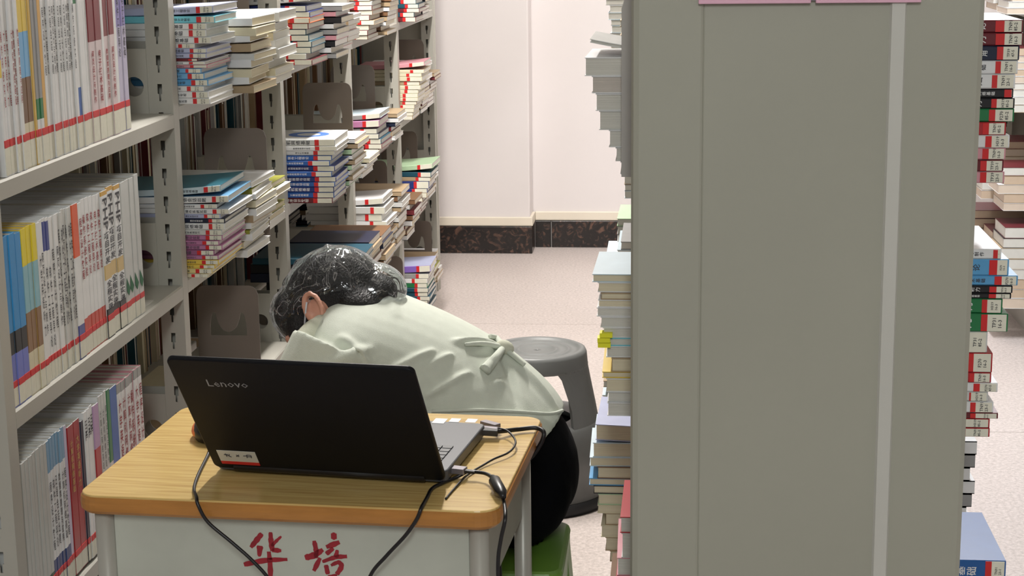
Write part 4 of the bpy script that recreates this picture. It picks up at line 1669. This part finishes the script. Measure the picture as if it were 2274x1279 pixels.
# ------------------------------------------------------------------ grey step stool
gs = thing('step_stool', 'round grey plastic step stool with a black rubber base ring behind the seated person', 'stool', (-.343, 4.39, 0))
b = MB()
b.lathe([(.004, .396), (.004, .404), (.012, .405), (.045, .405), (.048, .4075), (.053, .4075), (.056, .405), (.078, .405), (.081, .4075), (.086, .4075), (.089, .405),
         (.108, .406), (.111, .410), (.120, .412), (.127, .409), (.1305, .401), (.133, .372), (.1335, .366), (.128, .366), (.126, .396), (.004, .396)], 64)
b.build('seat', 'stool_grey', gs, smooth=True)
MB().lathe([(0, .3955), (.0045, .3955), (.0045, .4005), (0, .4005)], 16).build('centre_hole', 'rubber', gs)
for a0 in (-50, 130):
    b = MB()
    a0r, a1r = math.radians(a0), math.radians(a0+84)
    n = 18
    V = []
    for i in range(n+1):
        u = i/n
        a = a0r+(a1r-a0r)*u
        for r, z in ((.1335, .372), (.1335, .366), (.140, .33), (.152, .27), (.161, .222), (.150, .222), (.141, .27), (.130, .33), (.127, .37)):
            # arched shoulders: the leg widens towards the seat
            k_ = max(0, (z-.335)/.035)
            mid = (a0r+a1r)/2
            aa = mid+(a-mid)*(1+.3*k_*k_)
            V.append((r*math.cos(aa), r*math.sin(aa), z))
    m_ = 9
    Fs = []
    for i in range(n):
        for j in range(m_):
            q = (j+1) % m_
            Fs.append((i*m_+j, (i+1)*m_+j, (i+1)*m_+q, i*m_+q))
    Fs += [tuple(range(m_-1, -1, -1)), tuple(n*m_+j for j in range(m_))]
    b.add(V, Fs)
    b.build('leg', 'stool_grey', gs, smooth=False)
b = MB()
b.lathe([(.09, .222), (.150, .226), (.160, .224), (.166, .215), (.170, .19), (.188, .034), (.180, .034), (.16, .2), (.09, .21), (.09, .222)], 64)
b.build('lower_step', 'stool_grey', gs, smooth=True)
MB().lathe([(.186, .034), (.192, .030), (.194, .012), (.190, .0), (.178, .0), (.178, .034), (.186, .034)], 64).build('base_ring', 'rubber', gs, smooth=True)

# ------------------------------------------------------------------ green stool under the person
gst = thing('plastic_stool', 'square green plastic stool that the person sits on', 'stool', (-.305, 2.835, 0))
SZ = .445
sw = .265
b = MB()
b.prism(rrect(sw, sw, .03), SZ-.018, SZ, 'xy')
b.build('seat', 'stool_green', gst, bevel=.008)
for sx in (-1, 1):
    for sy in (-1, 1):
        b = MB()
        top = sw/2-.004
        bot = sw/2+.028

        def cor(r0, z, w=.062):
            return [(sx*r0, sy*r0, z), (sx*(r0-w), sy*r0, z), (sx*(r0-w), sy*(r0-.012), z), (sx*(r0-.012), sy*(r0-.012), z), (sx*(r0-.012), sy*(r0-w), z), (sx*r0, sy*(r0-w), z)]
        V = cor(bot, 0, .05)+cor(top, SZ-.016, .09)
        Fs = [tuple(range(6)), tuple(range(11, 5, -1))]+[(i, 6+i, 6+(i+1) % 6, (i+1) % 6) for i in range(6)]
        b.add(V, Fs)
        b.build('leg', 'stool_green', gst, bevel=.006)
for ang in range(4):
    b = MB().box(-sw/2+.01, sw/2-.01, -sw/2+.002, -sw/2+.010, SZ-.075, SZ-.015)
    o = b.build('apron', 'stool_green', gst, bevel=.003)
    o.rotation_euler = (0, 0, ang*math.pi/2)

# ------------------------------------------------------------------ the person
PYC = 2.93
person = thing('person', 'person in a pale sweater and black trousers bending over, hair under a clear plastic cap', 'person', (-.32, PYC, 0))


def remesh(mb, name, mt, voxel, smooth_it=4, fn=None, root=person):
    me = mb.mesh(name)
    bm = bmesh.new()
    bm.from_mesh(me)
    bmesh.ops.recalc_face_normals(bm, faces=bm.faces)
    bm.to_mesh(me)
    bm.free()
    o = bpy.data.objects.new('tmp', me)
    COL.objects.link(o)
    r = o.modifiers.new('r', 'REMESH')
    r.mode = 'VOXEL'
    r.voxel_size = voxel
    s = o.modifiers.new('s', 'SMOOTH')
    s.iterations = smooth_it
    s.factor = .6
    bpy.context.view_layer.update()
    out = bpy.data.meshes.new_from_object(o.evaluated_get(bpy.context.evaluated_depsgraph_get()))
    bpy.data.objects.remove(o)
    out.name = name
    if fn:
        fn(out)
    for v in out.vertices:
        v.co -= root.location
    out.materials.clear()
    ob = link(name, out, mt, root, True)
    return ob


def V3(x, dy, z):
    return Vector((x, PYC+dy, z))


TORSO = [(V3(-.262, 0, .50), .105, .150), (V3(-.268, 0, .555), .122, .172), (V3(-.30, 0, .615), .118, .168), (V3(-.375, 0, .69), .105, .15), (V3(-.47, 0, .746), .098, .165),
         (V3(-.550, 0, .790), .080, .178), (V3(-.600, 0, .810), .056, .12), (V3(-.625, 0, .822), .035, .06)]
FD = Vector((-.78, .0, -.62)).normalized()
VD = Vector((-.40, .50, .60))
VD = (VD-FD*VD.dot(FD)).normalized()
LD_ = VD.cross(FD).normalized()
if LD_.y > 0:
    LD_ = -LD_
EAR = Vector((-.605, 2.852, .858))
HC = EAR+FD*.005+VD*.025-LD_*.078


def hp(f, v, l):
    return HC+FD*f+VD*v+LD_*l


def limb(b, pts, r):
    b.loft([(Vector(p), q, q) for p, q in zip(pts, r)], 16)


def add_hand(b, wrist, d, side):
    """palm, four bent fingers of unequal length and a thumb from the side of the palm"""
    d = d.normalized()
    s = Vector((0, side, 0))
    s = (s-d*s.dot(d)).normalized()
    nrm = d.cross(s).normalized()
    if nrm.z > 0:
        nrm = -nrm
    pc = wrist+d*.045
    b.ellipsoid(pc, (d*.05, s*.04, nrm*.016), 16, 10)
    for i, ln in enumerate((.068, .078, .073, .056)):
        o0 = wrist+d*.075+s*((1.5-i)*.0195)
        p1 = o0+d*ln*.4+nrm*.004
        p2 = p1+(d*.8+nrm*.55).normalized()*ln*.34
        p3 = p2+(d*.4+nrm*.9).normalized()*ln*.28
        b.tube(smooth_path([o0-d*.02, o0, p1, p2, p3], 3), .0082, 10)
    t0 = wrist+d*.02+s*.03
    t1 = t0+(d*.5+s*.8).normalized()*.03
    b.tube(smooth_path([t0-s*.01, t1, t1+(d*.9+nrm*.3).normalized()*.03], 3), .0095, 10)


ARM_L = [V3(-.565, -.145, .805), V3(-.615, -.185, .71), V3(-.665, -.19, .60), V3(-.73, -.16, .555), V3(-.80, -.12, .52)]
ARM_R = [V3(-.565, .145, .805), V3(-.62, .18, .71), V3(-.675, .185, .60), V3(-.74, .16, .56), V3(-.81, .12, .53)]
LEG_L = [V3(-.27, -.09, .545), V3(-.42, -.095, .535), V3(-.60, -.09, .525), V3(-.68, -.085, .49), V3(-.66, -.085, .36), V3(-.63, -.08, .09)]
LEG_R = [V3(-.27, .09, .545), V3(-.42, .10, .535), V3(-.60, .11, .525), V3(-.68, .11, .49), V3(-.66, .11, .36), V3(-.63, .11, .09)]

body = MB()
body.loft([(c, max(.02, a-.014), max(.02, w_-.014)) for c, a, w_ in TORSO], 24)
limb(body, [V3(-.58, 0, .815), V3(-.605, 0, .845), HC-VD*.02-FD*.02], (.058, .054, .052))
body.ellipsoid(hp(-.012, .012, 0), (FD*.092, LD_*.072, VD*.086), 28, 18)       # skull
body.ellipsoid(hp(.032, -.058, 0), (FD*.054, LD_*.056, VD*.066), 24, 16)       # face and jaw
body.ellipsoid(hp(.062, -.112, 0), (FD*.024, LD_*.026, VD*.018), 16, 10)       # chin
body.ellipsoid(hp(.092, -.050, 0), (FD*.020, LD_*.013, VD*.026), 14, 10)       # nose
body.ellipsoid(hp(.082, -.088, 0), (FD*.010, LD_*.024, VD*.007), 14, 8)        # upper lip
body.ellipsoid(hp(.080, -.097, 0), (FD*.010, LD_*.021, VD*.007), 14, 8)        # lower lip
body.ellipsoid(hp(.078, -.010, 0), (FD*.014, LD_*.050, VD*.010), 16, 8)        # brow
for s_ in (-1, 1):
    ec = hp(-.005, -.025, s_*.078)
    # ear: disc, rolled rim and lobe
    body.ellipsoid(ec-LD_*s_*.006, (FD*.017, LD_*.006, VD*.028), 14, 10)
    rim = []
    for i in range(15):
        a = math.radians(-60+285*i/14)
        rim.append(ec+LD_*s_*.009-FD*(.0175*math.cos(a)+.001)+VD*(.029*math.sin(a)+.002)+LD_*s_*.005*math.cos(a))
    body.tube(rim, .0050, 8)
    body.ellipsoid(ec+LD_*s_*.002+FD*.010-VD*.008, (FD*.005, LD_*.008, VD*.008), 10, 8)
    body.ellipsoid(ec-VD*.030+FD*.004, (FD*.009, LD_*.0055, VD*.010), 12, 8)
for A_, sd in ((ARM_L, 1), (ARM_R, -1)):
    limb(body, A_, (.052, .044, .038, .034, .025))
    add_hand(body, A_[-1], A_[-1]-A_[-2], sd)
for A_ in (LEG_L, LEG_R):
    limb(body, A_, (.085, .075, .062, .058, .052, .036))
    f_ = A_[-1]
    body.ellipsoid(f_+Vector((-.06, 0, -.055)), (Vector((.115, 0, 0)), Vector((0, .04, 0)), Vector((0, 0, .034))), 16, 10)
remesh(body, 'body', 'skin', .0042, 2)

tr = MB()
tr.loft([(c+Vector((-.004, 0, -.006)), a-.004, w_-.002) for c, a, w_ in TORSO[:4]], 28)
tr.ellipsoid(V3(-.265, -.075, .535), (Vector((.100, 0, 0)), Vector((0, .094, 0)), Vector((0, 0, .095))), 20, 14)
tr.ellipsoid(V3(-.265, .075, .535), (Vector((.100, 0, 0)), Vector((0, .094, 0)), Vector((0, 0, .095))), 20, 14)
for A_ in (LEG_L, LEG_R):
    limb(tr, A_, (.092, .086, .073, .070, .064, .052))


def flat_seat(me):
    for v in me.vertices:
        if v.co.z < .455 and v.co.x > -.46:
            v.co.z = .450+(v.co.z-.455)*.05


remesh(tr, 'trousers', 'trousers', .007, 4, flat_seat)

sh = MB()
sh.loft([(V3(-.268, 0, .600), .108, .170), (V3(-.298, 0, .635), .112, .174), (V3(-.375, 0, .692), .116, .168), (V3(-.47, 0, .748), .108, .178),
         (V3(-.550, 0, .792), .090, .192), (V3(-.598, 0, .812), .068, .135), (V3(-.618, 0, .822), .05, .085)], 32)
limb(sh, [ARM_L[0], ARM_L[1], ARM_L[2], ARM_L[3]], (.074, .066, .056, .046))
limb(sh, [ARM_R[0], ARM_R[1], ARM_R[2], ARM_R[3]], (.074, .066, .056, .046))
# gathered cloth of the loose collar at the throat
NB = HC-VD*.07-FD*.012


def surf_fold(p, a, b, w, amp):
    ab = b-a
    t = max(0, min(1, (p-a).dot(ab)/ab.length_squared))
    d = (p-(a+ab*t)).length
    return amp*math.exp(-(d/w)**2)*math.sin(math.pi*(.1+.8*t))


FOLD_PX = [((905, 865), (1085, 775), .0075, .013), ((930, 905), (1100, 800), .007, .013), ((870, 855), (1000, 790), .006, .010), ((960, 925), (1110, 850), .008, .010), ((850, 830), (960, 780), .006, .007), ((945, 880), (1040, 830), .006, .008),
           ((1010, 760), (1105, 772), .007, .009), ((820, 815), (760, 752), .009, .010), ((740, 800), (820, 775), .008, .007), ((1110, 780), (1230, 900), .012, .006),
           ((880, 700), (840, 640), .010, .004), ((700, 815), (800, 800), .009, .008), ((1115, 790), (1150, 900), .010, -.005), ((985, 880), (1120, 780), .006, -.006),
           ((890, 840), (1080, 785), .006, -.006), ((1000, 690), (900, 690), .012, .003)]


def shirt_folds(me):
    vs = [v.co.copy() for v in me.vertices]
    bvh = BVHTree.FromPolygons(vs, [tuple(p.vertices) for p in me.polygons])
    segs = []
    for a, b, w_, amp in FOLD_PX:
        ha = bvh.ray_cast(EYEV, ray(*a).normalized())[0]
        hb = bvh.ray_cast(EYEV, ray(*b).normalized())[0]
        if ha and hb:
            segs.append((ha, hb, w_, amp))
    norms = [v.normal.copy() for v in me.vertices]
    for v, n_ in zip(me.vertices, norms):
        if n_.dot(EYEV-v.co) < 0:
            continue
        dsp = 0
        for s in segs:
            dsp += surf_fold(v.co, *s)
        if dsp:
            v.co += n_*dsp*1.9


shirt = remesh(sh, 'sweater', 'shirt', .0045, 5, shirt_folds)
bpy.context.view_layer.update()
sv = [v.co+person.location for v in shirt.data.vertices]
sbvh = BVHTree.FromPolygons(sv, [tuple(p.vertices) for p in shirt.data.polygons])


def on_shirt(px, py, off=.003):
    h = sbvh.ray_cast(EYEV, ray(px, py).normalized())
    if h[0] is None:
        h = sbvh.find_nearest(at(px, py, Y=PYC-.05))
    n_ = h[1] if h[1].dot(EYEV-h[0]) > 0 else -h[1]
    return h[0]+n_*off


# collar roll round the neck and the gathered flap at the throat
def wbuild(mb, name, mt, smooth=True):
    mb.v = [tuple(Vector(p)-person.location) for p in mb.v]
    return mb.build(name, mt, person, smooth)


ctr = V3(-.606, 0, .800)
cn = Vector((-.62, 0, .78))
cu = Vector((.78, 0, .62))
ring = []
for i in range(41):
    a = 2*math.pi*i/40
    ring.append(ctr+cu*(.098*math.cos(a))+Vector((0, .088*math.sin(a), 0))+cn*(-.006+.004*math.sin(3*a)))
b = MB()
b.tube(ring, [.016+.003*math.sin(5*a*2*math.pi/40) for a in range(41)], 12)
remesh(b, 'collar', 'shirt_trim', .004, 3)
b = MB()
fp = [(672, 772), (682, 760), (706, 738), (740, 722), (764, 735)]
pts = [at(px, py, Y=PYC-.13+.02*i) for i, (px, py) in enumerate(fp)]
b.tube(smooth_path(pts, 6), [.020+.006*math.sin(math.pi*i/24) for i in range(25)], 14)
wbuild(b, 'collar_flap', 'shirt_trim')
# knotted tie at the small of the back
kp = on_shirt(1112, 775, .008)
b = MB()
b.ellipsoid(kp, (Vector((.016, 0, -.006)), Vector((0, .013, 0)), Vector((.004, 0, .012))), 16, 10)
wbuild(b, 'tie_knot', 'shirt_trim')


def ribbon(pxs, w0, w1, name):
    P_ = smooth_path([on_shirt(*p, .005) for p in pxs], 6)
    n = len(P_)
    b = MB()
    b.tube(P_, [w0+(w1-w0)*i/(n-1) for i in range(n)], 10)
    wbuild(b, name, 'shirt')


ribbon([(1112, 775), (1100, 795), (1086, 812), (1074, 826)], .006, .0105, 'tie_tail')
ribbon([(1112, 775), (1135, 792), (1162, 815)], .0055, .004, 'tie_tail')
ribbon([(1030, 768), (1070, 766), (1112, 775)], .003, .0065, 'tie_band')
ribbon([(1112, 775), (1100, 757), (1085, 752)], .0065, .004, 'tie_band')
ribbon([(960, 915), (1060, 912), (1150, 918), (1215, 922), (1243, 914)], .003, .003, 'hem')

# hair, bun, cap
def face_cut(me_pts):
    return me_pts


BUN = Vector((-.522, 2.945, .872))
hair = MB()
hair.ellipsoid(hp(-.014, .018, 0), (FD*.095, LD_*.077, VD*.088), 28, 18)
hair.ellipsoid(BUN, (Vector((.046, 0, 0)), Vector((0, .05, 0)), Vector((0, 0, .034))), 20, 14)
hair.ellipsoid(hp(-.055, -.040, .01), (FD*.042, LD_*.056, VD*.05), 20, 14)
hair.ellipsoid(hp(.050, .026, .0), (FD*.044, LD_*.071, VD*.054), 20, 12)
hair.ellipsoid(hp(.040, -.012, .040), (FD*.034, LD_*.034, VD*.040), 20, 12)
remesh(hair, 'hair', 'hair', .005, 3)
cap = MB()
cap.ellipsoid(hp(-.016, .020, 0), (FD*.101, LD_*.085, VD*.094), 36, 24)
cap.ellipsoid(BUN+Vector((.004, 0, .006)), (Vector((.058, 0, -.008)), Vector((0, .062, 0)), Vector((.006, 0, .046))), 28, 18)
cap.ellipsoid(hp(.050, .028, 0), (FD*.050, LD_*.078, VD*.058), 24, 16)


def crinkle(me):
    rnd = random.Random(5)
    segs = []
    c0 = hp(.0, -.02, .083)
    for i in range(34):
        a = rnd.uniform(0, 2*math.pi)
        d1 = (FD*math.cos(a)+VD*math.sin(a))
        base_ = hp(rnd.uniform(-.09, .05), rnd.uniform(-.02, .09), rnd.choice((-1, 1, 1))*rnd.uniform(.03, .085))
        segs.append((base_, base_+d1*rnd.uniform(.03, .075), rnd.uniform(.003, .006), rnd.uniform(.003, .008)))
    # gathers running to the elastic above the ear
    for i in range(7):
        a = math.radians(35+20*i)
        segs.append((hp(.02, -.015, .082), hp(.02-.09*math.cos(a), -.015+.09*math.sin(a), .06), .004, .004))
    ns = [v.normal.copy() for v in me.vertices]
    for v, n_ in zip(me.vertices, ns):
        q = sum(surf_fold(v.co, *s) for s in segs)
        v.co += n_*q
    # leave the cap open towards the face and the neck
    bm = bmesh.new()
    bm.from_mesh(me)
    kill = []
    for f in bm.faces:
        c = f.calc_center_median()-HC
        f_, v_ = c.dot(FD), c.dot(VD)
        if v_ < -.006-.35*max(0, -f_-.02) and (f.calc_center_median()-BUN).length > .066:
            kill.append(f)
    bmesh.ops.delete(bm, geom=kill, context='FACES')
    bm.to_mesh(me)
    bm.free()


remesh(cap, 'plastic_cap', 'cap', .004, 3, crinkle)
b = MB()
b.tube(smooth_path([at(681, 672, Y=PYC-.083), at(679, 690, Y=PYC-.083), at(677, 715, Y=PYC-.075), at(675, 742, Y=PYC-.066)], 6), .0016, 8)
wbuild(b, 'mask_strap', 'mask')
b = MB()
b.ellipsoid(hp(.072, -.080, 0), (FD*.034, LD_*.052, VD*.045), 24, 16)
wbuild(b, 'face_mask', 'mask')
for s_ in (-1, 1):
    b = MB()
    b.ellipsoid(hp(.074, -.028, s_*.030), (FD*.010, LD_*.013, VD*.008), 16, 10)
    wbuild(b, 'eye', 'sticker_white')
for A_ in (LEG_L, LEG_R):
    b = MB()
    f_ = A_[-1]
    b.ellipsoid(f_+Vector((-.06, 0, -.05)), (Vector((.128, 0, 0)), Vector((0, .048, 0)), Vector((0, 0, .046))), 20, 12)
    b.v = [(x, y, max(z, .001)) for x, y, z in b.v]
    wbuild(b, 'shoe', 'black')
